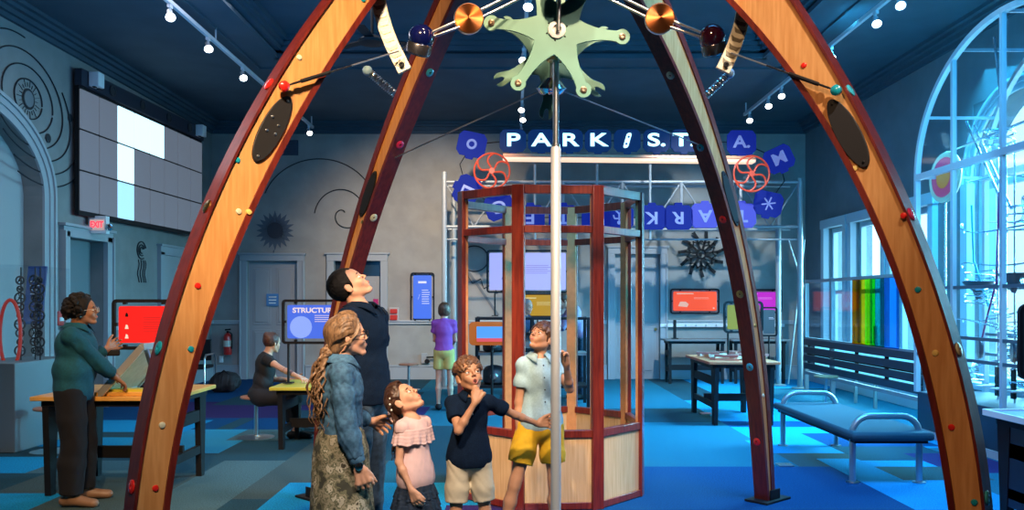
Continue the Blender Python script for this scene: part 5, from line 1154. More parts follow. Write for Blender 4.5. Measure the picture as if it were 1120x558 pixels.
# ------------------------------------------------------------------ furniture and exhibits
def glow_mat(name, col, es): return mat(name, tuple(c*.30 for c in col), .5, emis=col, es=es)  # screens glow; prints, boards, alarm and wheels get the same added glow
def lines(b, o, x, y, w, rows, dy, h=.006, seed=0, n=None):
    """rows of fine print as thin strips"""
    r = random.Random(seed); nrm_ = Vector(x).cross(Vector(y))
    for i in range(rows):
        ww = w*(.75+.25*r.random()); c = Vector(o)+Vector(x)*(ww/2)-Vector(y)*(i*dy)
        b.prism([(-ww/2, -h/2), (ww/2, -h/2), (ww/2, h/2), (-ww/2, h/2)], c, x, y, .002)
def info_panel(label, c, w, h, col, x=(1, 0, 0), y=(0, 0, 1), name='info_panel', cat='sign', title=None, tcol=(.75, .8, 1), es=.9, tsize=.06, rows=6, pad=.06, clips=True, pole=None, foot=None, seed=1, extra=None, group=None, rr=.06, dark=False):
    """bright graphic panel held by clips in a black rounded frame"""
    c = Vector(c); x = Vector(x).normalized(); y = Vector(y).normalized(); z = x.cross(y)
    t = thing(name, label, cat, c, group=group)
    b = MB(); b.frame(w, h, rr, .03, c, x, y, .028); fr = b.build('frame', black, t)
    b = MB(); b.prism(rrect(w-2*pad, h-2*pad, .02), c+z*.004, x, y, .014); pn = b.build('graphic', glow_mat('panel_%d_%d_%d' % tuple(int(q*99) for q in col), col, es), t)
    if clips:
        for u, v in ((-.3, .5), (.3, .5), (-.3, -.5), (.3, -.5), (-.5, 0), (.5, 0)):
            b = MB(); b.box(c+x*(u*w-(math.copysign(pad/2, u) if abs(u) == .5 else 0))+y*(v*h-(math.copysign(pad/2, v) if abs(v) == .5 else 0)), (.03, .034, .03)); b.build('clip', black, fr)
    pm = glow_mat('print_%d_%d_%d' % tuple(int(q*99) for q in tcol), tcol, .7)
    f_ = c+z*.013
    if title == 'bar':
        b = MB(); b.prism([(-w*.17, -h*.022), (w*.17, -h*.022), (w*.17, h*.022), (-w*.17, h*.022)], f_+y*(h*.30)-x*(w*.20 if w > h else 0), x, y, .003); b.build('title_bar', pm, pn)
    elif title: lettering(title, tsize, pm, f_+y*(h/2-pad-tsize*.8), x, y, pn, bold=.03, sx=1.15)
    b = MB(); lines(b, f_-x*(w*.02)+y*(h*.14), x, y, w*.34, rows, h*.045, h*.012, seed); b.build('fine_print', pm, pn)
    if extra == 'dome':
        b = MB(); b.prism([(w*.16*math.cos(a), w*.16*math.sin(a)) for a in np.linspace(0, 2*PI, 25)[:-1]], c+z*.012-x*w*.22-y*h*.12, x, y, .003); b.build('dome_picture', glow_mat('pale_blue_print', (.25, .38, .9), .9), pn)
    if extra == 'stick':
        b = MB(); b.bar(f_-x*w*.18-y*h*.05, f_-x*w*.10+y*h*.06, .012, .004); b.build('picture', pm, pn)
    if extra == 'machine':
        b = MB(); b.prism([(-.10, -.04), (.08, -.06), (.11, 0), (.05, .05), (-.06, .05)], f_-x*w*.24-y*h*.12, x, y, .003); b.build('picture', pm, pn)
        b = MB(); b.prism(ngon(12, .018), f_+x*w*.38-y*h*.28, x, y, .003); b.build('round_mark', pm, pn)
    if extra == 'dots':
        for v in (.18, -.06, -.25):
            b = MB(); b.prism([(-.014, -.012), (.018, -.012), (.010, .020), (-.004, .026)], f_-x*w*.27+y*h*v, x, y, .003); b.build('picture', glow_mat('cream_print', (.9, .75, .6), .8) if v < 0 else black, pn)
    if pole is not None:
        b = MB(); p0 = c-y*(h/2)+z*-.0; b.tube([V(p0.x+pole, p0.y, p0.z), V(p0.x+pole, p0.y, foot)], .013, 10); b.build('pole', black, t)
        b = MB(); b.box((p0.x+pole, p0.y, foot+.006), (.10, .10, .012)); b.build('foot_plate', black, t)
    return t
def table(label, x0, x1, y0, y1, z, topm, name='activity_table', rz=0, legw=.10, edge=None, logo=None, group=None):
    """sturdy black table: board legs with cut-outs, cross rails and a coloured top"""
    cx, cy = (x0+x1)/2, (y0+y1)/2; w, d = x1-x0, y1-y0; t = thing(name, label, 'table', (cx, cy, 0), rz, group)
    R = Matrix.Rotation(rz, 3, 'Z'); P = lambda a, b, c: R @ V(a, b, 0)+V(cx, cy, c)
    b = MB(); b.box((cx, cy, z-.0175), (w, d, .035), M=R); b.build('tabletop', topm, t, bevel=.006)
    b = MB(); b.box((cx, cy, z-.06), (w-.12, d-.12, .05), M=R); b.build('apron', black, t)
    for sx in (-1, 1):
        for sy in (-1, 1):
            b = MB(); p = P(sx*(w/2-.10), sy*(d/2-.12), 0); b.prism([(-legw*.35, 0), (legw*.35, 0), (legw*.75, z-.08), (-legw*.75, z-.08)], p, R @ V(0, sy, 0), (0, 0, 1), .05); b.build('leg', black, t)
        for zz, hh in ((z*.30, .07), (z*.68, .10)): b = MB(); b.bar(P(sx*(w/2-.10), -(d/2-.12), zz), P(sx*(w/2-.10), d/2-.12, zz), .04, hh); b.build('side_rail', black, t)
    b = MB(); b.bar(P(-(w/2-.10), 0, z*.35), P(w/2-.10, 0, z*.35), .04, .10); b.build('cross_rail', black, t)
    if logo: lettering(logo, .10, glow_mat('logo_print', (.45, .62, .85), .25), P(w*.18, -(d/2+.012), z-.22), R @ V(1, 0, 0), (0, 0, 1), t, bold=.03)
    return t
def stool(label, x, y, z=.46, topm=None, group=None):
    t = thing('stool', label, 'stool', (x, y, 0), group=group)
    b = MB(); b.lathe([(.165, 0), (.175, .008), (.175, .022), (.165, .03)], (x, y, z-.03), n=32); b.build('seat', topm or mat('stool_wood', (.36, .17, .10), .4), t)
    b = MB(); b.lathe([(.022, .015), (.022, z-.045), (.07, z-.035), (.07, z-.031)], (x, y, 0), n=20); b.build('post', steel, t)
    b = MB(); b.lathe([(.205, 0), (.205, .006), (.15, .012), (.05, .022), (.03, .03)], (x, y, 0), n=36); b.build('base', steel, t)
    return t
yellow_top = mat('yellow_laminate', (.72, .60, .06), .35, coat=.3); wood_top = mat('honey_table_top', (.80, .42, .10), .35, coat=.3, noise=.1, nscale=6)
# ---- left wall: projection wall with panels
TVx = V(.19, 3.92+.55, 0).normalized(); tv0 = V(-5.97, 11.42, 0)
t = thing('video_wall', 'large wall-mounted grid of white light panels with seven cells lit bright', 'light panel display', (-5.9, 13.4, 2.8))
TW = 4.0; xA = V(.0475, 1, 0).normalized(); tz0, tz1 = 2.78, 4.46; O = V(-5.94, 11.42, 0)
b = MB(); b.prism([(0, tz0-.05), (TW, tz0-.05), (TW, tz1+.03), (0, tz1+.03)], O, xA, (0, 0, 1), .06, centered=False); b.build('back_frame', black, t)
offm = glow_mat('panel_dim_glow', (.22, .26, .33), .50); onm = glow_mat('panel_lit', (.55, .85, 1.0), 1.6); on2 = glow_mat('panel_lit_soft', (.36, .72, .98), 1.2)  # cells that are off get a faint added glow as well
nx = xA.cross(V(0, 0, 1)); cw, chh = TW/8, (tz1-tz0)/3
for rr in range(3):
    for cc in range(8):
        m_ = onm if (rr == 0 and cc in (2, 3, 4)) or (rr == 1 and cc == 2) else on2 if (rr == 2 and cc == 2) else offm
        b = MB(); b.prism(rrect(cw-.025, chh-.025, .01, 2), O+xA*(cw*(cc+.5))+V(0, 0, tz1-chh*(rr+.5))+nx*.068, xA, (0, 0, 1), .012); b.build('light_cell', m_, t)
b = MB(); b.prism([(0, tz1+.035), (TW, tz1+.035), (TW, tz1+.26), (0, tz1+.26)], O, xA, (0, 0, 1), .10, centered=False); hd = b.build('header_band', mat('navy_header', (.012, .018, .035), .5), t)
for u in (.8, 1.7, 2.6, 3.4):
    b = MB(); b.lathe([(.085, 0), (.085, .015), (.065, .018), (.055, .008), (.001, .008)], O+xA*u+V(0, 0, tz1+.15)+nx*.10, nx, 24); b.build('speaker_ring', dkplastic, hd)
for u in (.25, 3.72):
    b = MB(); b.box(O+xA*u+V(0, 0, tz1+.16)+nx*.17, (.14, .17, .20)); pj = b.build('sensor_box', white, t, bevel=.01)
    for q in (-.05, .06): b = MB(); b.box(O+xA*(u+q)+V(0, 0, tz1+.06)+nx*.17, (.04, .05, .03)); b.build('bracket', black, pj)
# ---- exit sign
t = thing('exit_sign', 'small lit EXIT sign with emergency lamp heads above the left doorway', 'exit sign', (-5.85, 11.87, 2.52))
b = MB(); b.box((-5.83, 11.87, 2.63), (.26, .10, .25)); bx_ = b.build('sign_box', white, t, bevel=.008)
b = MB(); b.box((-5.83, 11.815, 2.63), (.20, .01, .15)); b.build('face', glow_mat('exit_face', (.85, .62, .60), .5), t)
lettering('EXIT', .12, glow_mat('exit_red', (1.0, .03, .06), 2.2), (-5.83, 11.805, 2.63), (1, 0, 0), (0, 0, 1), t, bold=.03, sx=.75)
for s_ in (-1, 1): b = MB(); b.lathe([(.02, -.04), (.045, -.02), (.05, .03), (.04, .035)], (-5.83+s_*.16, 11.84, 2.60), (s_*.3, -1, -.3), 18); b.build('lamp_head', chrome, t)
# ---- murals drawn on the left wall: orbits round a star
ink = mat('mural_ink', (.012, .014, .02), .7)
def ell_pts(X, y, z, a, b_, rot=0, t0=0, t1=2*PI, n=48): return [V(X, y+a*math.cos(q)*math.cos(rot)-b_*math.sin(q)*math.sin(rot), z+a*math.cos(q)*math.sin(rot)+b_*math.sin(q)*math.cos(rot)) for q in np.linspace(t0, t1, n)]
t = thing('orbit_mural', 'black line mural of planets orbiting a sun on the left wall', 'mural', (XL, 10.4, 4.0))
yc, zc = 10.42, 4.06; X_ = XL+.013
for a, b_, r0, ph in ((.30, .24, -.1, (0, 6.2)), (.55, .40, -.15, (0, 6.2)), (.80, .56, -.25, (-2.2, 3.2)), (1.02, .66, -.35, (-1.9, .9)), (1.02, .70, -.35, (1.9, 4.2)), (1.25, .80, -.35, (-1.6, .1)), (1.45, .95, -.35, (-1.5, -.2))):
    b = MB(); b.tube(ell_pts(X_, yc, zc, a, b_, r0, *ph), .009, 5); b.build('orbit_line', ink, t)
b = MB(); b.lathe([(.13, 0), (.13, .004)], (X_, yc, zc), (1, 0, 0), 24); b.build('sun_rim', ink, t)
b = MB(); b.lathe([(.10, 0), (.10, .007)], (X_, yc, zc), (1, 0, 0), 24); b.build('sun_disc', mat('mural_grey', (.16, .17, .18), .8), t)
for k in range(22):
    a = 2*PI*k/22; b = MB(); b.bar((X_, yc+.15*math.cos(a), zc+.15*math.sin(a)), (X_, yc+(.20+.05*(k % 2))*math.cos(a), zc+(.20+.05*(k % 2))*math.sin(a)), .004, .008, (1, 0, 0)); b.build('sun_ray', ink, t)
for dy, dz, r_ in ((.98, -.02, .055), (.44, -.40, .06), (.15, .95, .04)):
    b = MB(); b.lathe([(r_, 0), (r_, .004)], (X_, yc+dy, zc+dz), (1, 0, 0), 20); pl = b.build('planet', ink, t)
# small mural of cogs further along the left wall
t = thing('jellyfish_mural', 'small black line drawing on the left wall below the light panels', 'mural', (XL, 13.6, 2.3))
for a, b_, dz in ((.16, .14, 0), (.10, .09, 0), (.05, .05, 0)): b = MB(); b.tube(ell_pts(X_, 13.6, 2.38+dz, a, b_, 0, .3, 5.2, 24), .010, 5); b.build('line', ink, t)
for dy in (-.12, -.03, .06, .13): b = MB(); b.tube([V(X_, 13.6+dy+.03*math.sin(k*1.3), 2.22-k*.06) for k in range(7)], .008, 5); b.build('line', ink, t)
# sunflower and spiral murals on the far wall
t = thing('sunflower_mural', 'dark sunflower drawing high on the far wall above the left door', 'mural', (-4.73, YF, 2.9)); Yw = YF-.014
b = MB(); b.lathe([(.16, 0), (.16, .004)], (-4.73, Yw, 2.97), (0, -1, 0), 28); b.build('flower_head', mat('mural_dark', (.03, .035, .05), .8), t)
pm_ = mat('mural_petal', (.10, .12, .15), .85)
for k in range(20):
    a = 2*PI*k/20; u = V(math.cos(a), 0, math.sin(a)); v = V(-math.sin(a), 0, math.cos(a)); b = MB(); b.prism([(0, -.035), (.10, -.045), (.22+.03*(k % 2), 0), (.10, .045), (0, .035)], V(-4.73, Yw, 2.97)+u*.15, u, v, .003); b.build('petal', pm_, t)
b = MB(); b.tube([V(-4.75, Yw, 2.58), V(-4.77, Yw, 2.48)], .010, 6); b.build('stem', pm_, t)
t = thing('spiral_mural', 'thin black spiral and long arc drawn on the far wall beside the rear left leg', 'mural', (-3.3, YF, 3.2))
b = MB(); b.tube([V(-3.35+(.03+.075*q/1.1)*math.cos(q+1.2), Yw, 3.30+(.03+.075*q/1.1)*math.sin(q+1.2)) for q in np.linspace(0, 8.2, 80)], .011, 5); b.build('spiral', ink, t)
b = MB(); b.tube([V(-5.0+1.15*(1-math.cos(q))*1.0, Yw, 3.35+1.05*math.sin(q)) for q in np.linspace(.35, 2.75, 50)], .011, 5); b.build('arc', ink, t)
t = thing('wall_vent', 'dark rectangular wall vent high on the far wall beside the left arch leg', 'vent', (-4.55, YF, 4.6)); b = MB(); b.box((-4.52, YF-.02, 4.62), (.50, .04, .30)); b.build('vent_frame', mat('vent_blue', (.03, .055, .09), .6), t, bevel=.006)
b = MB()
for k in range(5): b.box((-4.52, YF-.045, 4.52+k*.05), (.44, .012, .018))
b.build('louvre', mat('vent_blue', (.03, .055, .09), .6), t)
# ---- things on the far wall
info_panel('tall blue info panel in black frame on the far wall, left of the booth', at(462, 325, 16.74), .48, .98, (.05, .16, .80), title='bar', rows=7, extra='stick', es=.8)
t = thing('fire_alarm', 'red fire alarm with strobe on the far wall above the rail', 'fire alarm', at(431, 344, 16.78)); p = at(431, 344, 16.76)
b = MB(); b.box(p, (.19, .06, .28)); b.build('back_box', mat('alarm_grey', (.45, .42, .40), .5), t, bevel=.01)
for q, hh in ((.065, .085), (-.06, .10)): b = MB(); b.box(p+V(0, -.05, q), (.14, .05, hh)); b.build('alarm_unit', glow_mat('alarm_red', (.75, .03, .02), .35), t, bevel=.01)
t = thing('door_notice', 'small magenta notice on the doorway behind the man', 'sign', at(412, 331, 16.7)); b = MB(); b.box(at(411, 331, 16.83), (.10, .012, .14)); b.build('notice_board', glow_mat('magenta_print', (.60, .01, .18), .4), t)
t = thing('door_notice', 'small blue notice with white lines on the closed left door', 'sign', at(298, 328, 16.7)); b = MB(); b.box(at(298, 328, 16.83), (.24, .012, .24)); nb = b.build('notice_board', glow_mat('blue_print', (.04, .16, .40), .4), t)
b = MB(); lines(b, at(294, 325, 16.815), (1, 0, 0), (0, 0, 1), .16, 3, .06, .02); b.build('print', white, nb)
t = thing('fire_extinguisher', 'red fire extinguisher mounted on the far wall in the left corner', 'fire extinguisher', at(249, 372, 16.6)); p = at(249, 388, 16.62)
red = mat('extinguisher_red', (.60, .02, .015), .3, coat=.5); b = MB(); b.lathe([(.075, 0), (.08, .02), (.08, .34), (.06, .40), (.025, .43)], p, n=24); b.build('cylinder', red, t)
b = MB(); b.lathe([(.022, .42), (.022, .47)], p, n=12); b.bar(p+V(-.05, 0, .49), p+V(.06, 0, .50), .03, .03); b.build('valve', black, t)
b = MB(); b.tube([p+V(.02, -.02, .46), p+V(.09, -.05, .42), p+V(.10, -.05, .25), p+V(.09, -.04, .12)], .012, 8); b.build('hose', black, t); b = MB(); b.lathe([(.082, .16), (.082, .28)], p, n=24); b.build('label_band', mat('cream_label', (.6, .58, .5), .6), t); b = MB(); b.box(p+V(0, .11, .25), (.10, .06, .30)); b.build('wall_bracket', black, t)
t = thing('door_hold_open', 'grey wall outlet with black lever on the far wall below the rail', 'wall fitting', at(467, 392, 16.7)); p = at(464, 392, 16.75)
b = MB(); b.box(p, (.12, .04, .20)); b.build('plate', trimm, t, bevel=.005); b = MB(); b.bar(p+V(.05, -.04, .02), p+V(.24, -.04, .03), .03, .03); b.lathe([(.05, 0), (.05, .03)], p+V(.06, -.02, -.06), (0, -1, 0), 16); b.build('lever', black, t)
t = thing('light_switch', 'pale switch plate on the far wall beside the left door', 'switch', at(242, 393, 16.7)); b = MB(); b.box(at(242, 393, 16.77), (.08, .02, .13)); b.build('plate', white, t, bevel=.004); b = MB(); b.box(at(242, 393, 16.755), (.02, .02, .04)); b.build('toggle', white, t)
t = thing('fire_alarm', 'red fire alarm pull station on the left wall between arch and doorway', 'fire alarm', (XL, 11.03, 1.33)); b = MB(); b.box((XL+.05, 11.03, 1.33), (.08, .14, .19)); b.build('box', red, t, bevel=.008); b = MB(); b.box((XL+.095, 11.03, 1.32), (.012, .09, .05)); b.build('pull_bar', white, t)
# ---- glass case with a red ring in the arched opening at the left edge
t = thing('ring_exhibit', 'clear exhibit case with red ring and dark clustered wheels at the far left', 'exhibit case', (-5.4, 9.1, 0))
b = MB(); b.box((-5.38, 9.15, .46), (.60, 1.1, .92)); b.build('plinth', mat('plinth_grey', (.15, .19, .21), .6), t, bevel=.01)
b = MB(); b.box((-5.38, 9.15, 1.45), (.58, 1.06, .96)); b.build('case_glass', clear_mat('case_clear', (.93, .96, .97), .06), t)
rp = at(10, 366, 9.0); b = MB(); b.tube([rp+V(.10*math.cos(a)*1.1, .02, .37*math.sin(a)) for a in np.linspace(0, 2*PI, 41)[:-1]], .018, 10, closed=True); b.build('red_ring', glow_mat('ring_red', (.80, .05, .03), .25), t)
gm = mat('dark_wheel', (.06, .06, .065), .4, .5); rr_ = random.Random(4)
for k, (dx, dy) in enumerate(((-.06, 0), (.06, .06), (.16, -.02))):
    b = MB(); b.tube([V(-5.24+dx, 9.08+dy, .92), V(-5.24+dx, 9.08+dy, 1.92)], .008, 6); rod_ = b.build('wheel_rod', gm, t)
    for j in range(9):
        r_ = (.055, .030, .042)[(j+k) % 3]; q = V(-5.24+dx, 9.06+dy, 1.02+.095*j); b = MB()
        b.tube([q+V(r_*math.cos(a), 0, r_*math.sin(a)) for a in np.linspace(0, 2*PI, 17)[:-1]], .009, 6, closed=True)
        for a in (0, 2.1, 4.2): b.bar(q, q+V(r_*math.cos(a+j), 0, r_*math.sin(a+j)), .009, .006, (0, 1, 0))
        b.lathe([(.012, -.012), (.012, .012)], q, (0, 1, 0), 10); b.build('small_wheel', gm, rod_)
t = thing('blue_banner', 'dark blue upright banner board beside the arched doorway at far left', 'banner', (-5.72, 10.2, 1.2)); b = MB(); b.prism([(-.13, -.35), (.10, -.35), (.16, .35), (-.06, .35)], at(37, 323, 10.2), (1, 0, 0), (0, 0, 1), .03); bn = b.build('board', glow_mat('banner_blue', (.015, .05, .24), .35), t)
b = MB(); lines(b, at(33, 308, 10.17), (1, 0, 0), (0, 0, 1), .12, 4, .05, .012); b.build('print', white, bn); b = MB(); b.tube([at(37, 345, 10.2)+V(0, 0, 0), V(at(37, 345, 10.2).x, 10.2, .02)], .015); b.lathe([(.15, 0), (.15, .015)], (at(37, 345, 10.2).x, 10.2, 0)); b.build('stand', steel, t)
b = MB(); p = V(-4.72, 8.62, 0)
stool('low steel stool base beside the arched doorway, behind the teal-blazer woman', -4.76, 8.7, .46)
# ---- activity table of the teal-blazer woman
table('black activity table with honey wood top in front of the teal-blazer woman', -3.80, -2.68, 6.62, 7.62, .80, wood_top)
info_panel('red info panel in black frame standing on the honey-topped table', at(158, 355, 7.35), .56, .44, (1.0, .012, .010), title=None, tcol=(.35, .02, .02), rows=7, pole=.0, foot=.806, extra='dots', es=1.0, rr=.04, seed=3)
t = thing('tilted_tray', 'tilted framed sand-coloured board on the honey-topped table', 'tilted board', (-3.05, 7.0, .80))
A, B_ = V(-3.25, 6.95, .82), V(-2.92, 6.95, 1.19); u = (B_-A).normalized(); v = V(0, 1, 0); n_ = u.cross(v)
b = MB(); b.prism([(0, -.30), (.50, -.30), (.50, .32), (0, .32)], A, u, v, .02); b.build('board', mat('sand_board', (.42, .35, .24), .6, noise=.1, nscale=20), t)
b = MB()
for y_ in (-.31, .33): b.bar(A+v*y_, A+u*.50+v*y_, .03, .05)
b.bar(A+v*-.32, A+v*.34, .03, .05); b.bar(A+u*.50+v*-.32, A+u*.50+v*.34, .03, .05); b.build('frame', mat('pale_aluminium', (.62, .60, .56), .35, .6), t)
b = MB(); b.bar(B_+v*.28, V(-2.80, 7.23, .80), .03, .03); b.bar(B_-v*.25, V(-2.80, 6.70, .80), .03, .03); b.build('prop', steel, t)
t = thing('wood_block', 'orange wooden tray lying on the honey-topped table under the tilted board', 'tray', (-3.1, 6.78, .80)); b = MB(); b.box((-3.12, 6.78, .815), (.40, .20, .03)); b.build('tray_base', wood_top, t, bevel=.005); b = MB(); b.box((-3.12, 6.78, .84), (.34, .14, .02)); b.build('tray_block', yellow_top, t)
t = thing('hand_scanner', 'small dark hand-held device on the tilted board by the woman\'s hand', 'device', at(124, 384, 6.98)); b = MB(); b.box(at(124, 386, 6.98), (.10, .05, .05), .4); b.build('grip', black, t, bevel=.01)
stool('round steel stool in the left middle behind the seated woman in black', -2.92, 9.60, .475, group=None)
# ---- seated woman's table
table('low black activity table with yellow top in front of the seated woman', -2.52, -1.45, 8.72, 9.62, .66, yellow_top)
info_panel('blue STRUCTURES info panel in black frame on the yellow-topped table', at(346, 352, 9.05), .74, .48, (.055, .15, .78), title='STRUCTURES', tsize=.074, tcol=(.95, .80, .85), rows=4, pole=-.30, foot=.672, extra='dome', es=.85, rr=.04, seed=5)
# chair and backpack in the left corner
t = thing('waiting_chair', 'dark chair with silver tube frame by the far left corner', 'chair', at(212, 420, 14.2)); cx, cy = at(212, 400, 14.2).x, 14.2
b = MB(); b.box((cx, cy, .45), (.50, .50, .05)); b.build('seat', black, t, bevel=.01); b = MB(); b.box((cx-.05, cy+.26, .72), (.50, .04, .36)); b.build('backrest', black, t, bevel=.01)
for sx in (-1, 1):
    b = MB(); P = [V(cx+sx*.27, cy-.24, 0), V(cx+sx*.27, cy-.24, .60), V(cx+sx*.27, cy-.18, .66), V(cx+sx*.27, cy+.18, .66), V(cx+sx*.27, cy+.26, .60), V(cx+sx*.27, cy+.28, 0)]; b.tube(P, .016, 10); b.build('leg', steel, t)
t = thing('backpack', 'black backpack slumped on the floor beside the dark chair', 'backpack', at(240, 425, 14.4)); f = Field(); p = at(247, 424, 14.4)
f.ell((p.x, p.y, .18), (.26, .18, .18), None, .05); f.ell((p.x-.12, p.y-.05, .13), (.16, .12, .12), None, .04); f.ell((p.x+.14, p.y-.12, .12), (.10, .07, .10), None, .03); f.cut((0, 0, .0), (0, 0, -1)); f.noise(wrinkle(6, 25, .010)); f.build('bag_body', mat('black_nylon', (.014, .014, .016), .7), t, .012)
b = MB(); b.tube([V(p.x-.1, p.y-.1, .30), V(p.x, p.y-.1, .38), V(p.x+.1, p.y-.1, .30)], .012, 8); b.build('strap', black, t)
stool('small round stool near the far wall right of the man', at(447, 404, 14.8).x, 14.8, .46)
# ---- octagonal wooden booth
BC = V(.30, 6.98, 0); BR_ = .775; BROT = .06
booth = thing('octagonal_booth', 'octagonal open booth of red cherry posts with pale maple lower panels', 'booth', BC)
def bp(k, r=BR_): a = math.radians(22.5+45*k)+BROT; return BC+V(r*math.cos(a), r*math.sin(a), 0)
cherry2 = mat('cherry_gloss', (.22, .026, .011), .38, base2=(.12, .010, .006), nscale=7, stretch=(9, 9, .6), coat=.4)
for k in range(8):
    a = math.radians(22.5+45*k)+BROT; b = MB(); p = bp(k); rd = V(math.cos(a), math.sin(a), 0); b.box(p+V(0, 0, 1.21), (.034, .095, 2.42), a); po = b.build('post', cherry2, booth, bevel=.003); b = MB(); b.box(p-rd*.027+V(0, 0, 1.21), (.020, .085, 2.40), a); b.build('inner_strip', mat('orange_maple', (.60, .27, .10), .45, noise=.1), po)
    q = bp(k+1); d = (q-p).normalized(); p2, q2 = p+d*.045, q-d*.045; n_ = V(d.y, -d.x, 0)
    for zz, hh in ((2.385, .065), (2.09, .055), (.565, .055), (.03, .05)):
        b = MB(); b.bar(p2+V(0, 0, zz), q2+V(0, 0, zz), .05, hh); b.build('rail', cherry2, booth, bevel=.003)
    if k != 2:
        b = MB(); m_ = (p+q)/2; b.box(m_+V(0, 0, .295), ((q2-p2).length, .016, .49), math.atan2(d.y, d.x)); b.build('lower_panel', boothmaple, booth)
# ---- bench with tubular ends
bench = thing('bench', 'blue-grey padded bench with curved tubular steel ends on the right', 'bench', (3.19, 8.1, 0))
tubem = mat('bench_tube', (.34, .44, .50), .32, .7); padm = mat('bench_pad', (.012, .055, .085), .7, noise=.06, nscale=40)
b = MB(); b.box((3.20, 8.12, .415), (.70, 2.15, .075)); b.build('seat_pad', padm, bench, bevel=.028)
b = MB(); b.box((3.20, 8.12, .368), (.62, 2.05, .03)); b.build('seat_base', black, bench)
for y in (7.2, 9.05):
    b = MB(); P = [V(2.915, y, .0), V(2.915, y, .42)]+[V(3.20-.285+.15*(1-math.cos(q)), y, .42+.15*math.sin(q)) for q in np.linspace(.2, PI/2, 7)]+[V(3.485-.15*(1-math.sin(q)), y, .42+.15*math.cos(q)) for q in np.linspace(0, PI/2-.2, 7)]+[V(3.485, y, .42), V(3.485, y, 0)]
    b.tube(P, .027, 16); e = b.build('end_frame', tubem, bench)
    for x in (2.915, 3.485): b = MB(); b.lathe([(.055, 0), (.055, .008), (.03, .012)], (x, y, 0), n=24); b.build('foot_flange', steel, e)
# ---- truss gantry with the turning letters
YG = 15.0; tr = thing('letter_gantry', 'wide white pipe gantry carrying the belt of blue letter tiles', 'gantry', (1.9, YG, 0)); gp = mat('white_pipe', (.30, .32, .33), .45, .2)
def G(px, py, Y=YG): return at(px, py, Y)
for px, yy, top in ((486, YG, 188), (494, YG+.55, 205), (875, YG, 195), (862, YG+.55, 212)):
    p = at(px, top, YG); b = MB(); b.tube([V(p.x, yy, 0), V(p.x, yy, p.z)], .048, 14); po = b.build('post', gp, tr); b = MB(); b.lathe([(.14, 0), (.14, .015), (.07, .03)], (p.x, yy, 0), n=24); b.build('foot_flange', gp, po)
xl, xr = G(486, 0).x, G(875, 0).x
for yy in (YG, YG+.55):
    for py in (199, 248): b = MB(); z_ = G(0, py).z; b.tube([V(xl, yy, z_), V(xr, yy, z_)], .028, 10); b.build('beam', gp, tr)
zt_, zb_ = G(0, 199).z, G(0, 248).z; N = 12
for k in range(N):
    xa, xb = xl+(xr-xl)*k/N, xl+(xr-xl)*(k+1)/N; b = MB(); b.tube([V(xa, YG+.02, zb_ if k % 2 else zt_), V(xb, YG+.02, zt_ if k % 2 else zb_)], .014, 8); b.build('brace', gp, tr)
    if k in (2, 4, 6, 8, 10): b = MB(); b.tube([V(xa, YG, zb_), V(xa, YG, zt_)], .030, 8); b.build('strut', gp, tr)
for px in (585, 653, 711): p, q = G(px, 180, YG-.35), G(px, 262, YG-.35); b = MB(); b.tube([p, q], .022, 8); b.build('drop_rod', gp, tr)
b = MB(); b.tube([G(486, 262), G(875, 262)], .016, 8); b.build('lower_rail', gp, tr)
for (a, c_) in (((862, 420), (880, 262)), ((884, 330), (862, 262))): b = MB(); b.tube([at(*a, YG+.3), at(*c_, YG+.3)], .016, 8); b.build('brace', gp, tr)
# lightbox bar
bar = thing('light_bar', 'long warm lit bar running under the row of lit letters', 'light bar', G(685, 173)); b = MB(); a_, c_ = G(550, 171, YG-.3), G(824, 174, YG-.3); b.bar(a_, c_, .30, .06); b.build('tray', mat('bar_copper', (.60, .26, .14), .4, .2), bar, bevel=.01)
b = MB(); b.bar(a_+V(0, -.02, -.055), c_+V(0, -.02, -.055), .24, .045); b.build('glow_strip', glow_mat('warm_strip', (1.0, .68, .48), 1.1), bar)
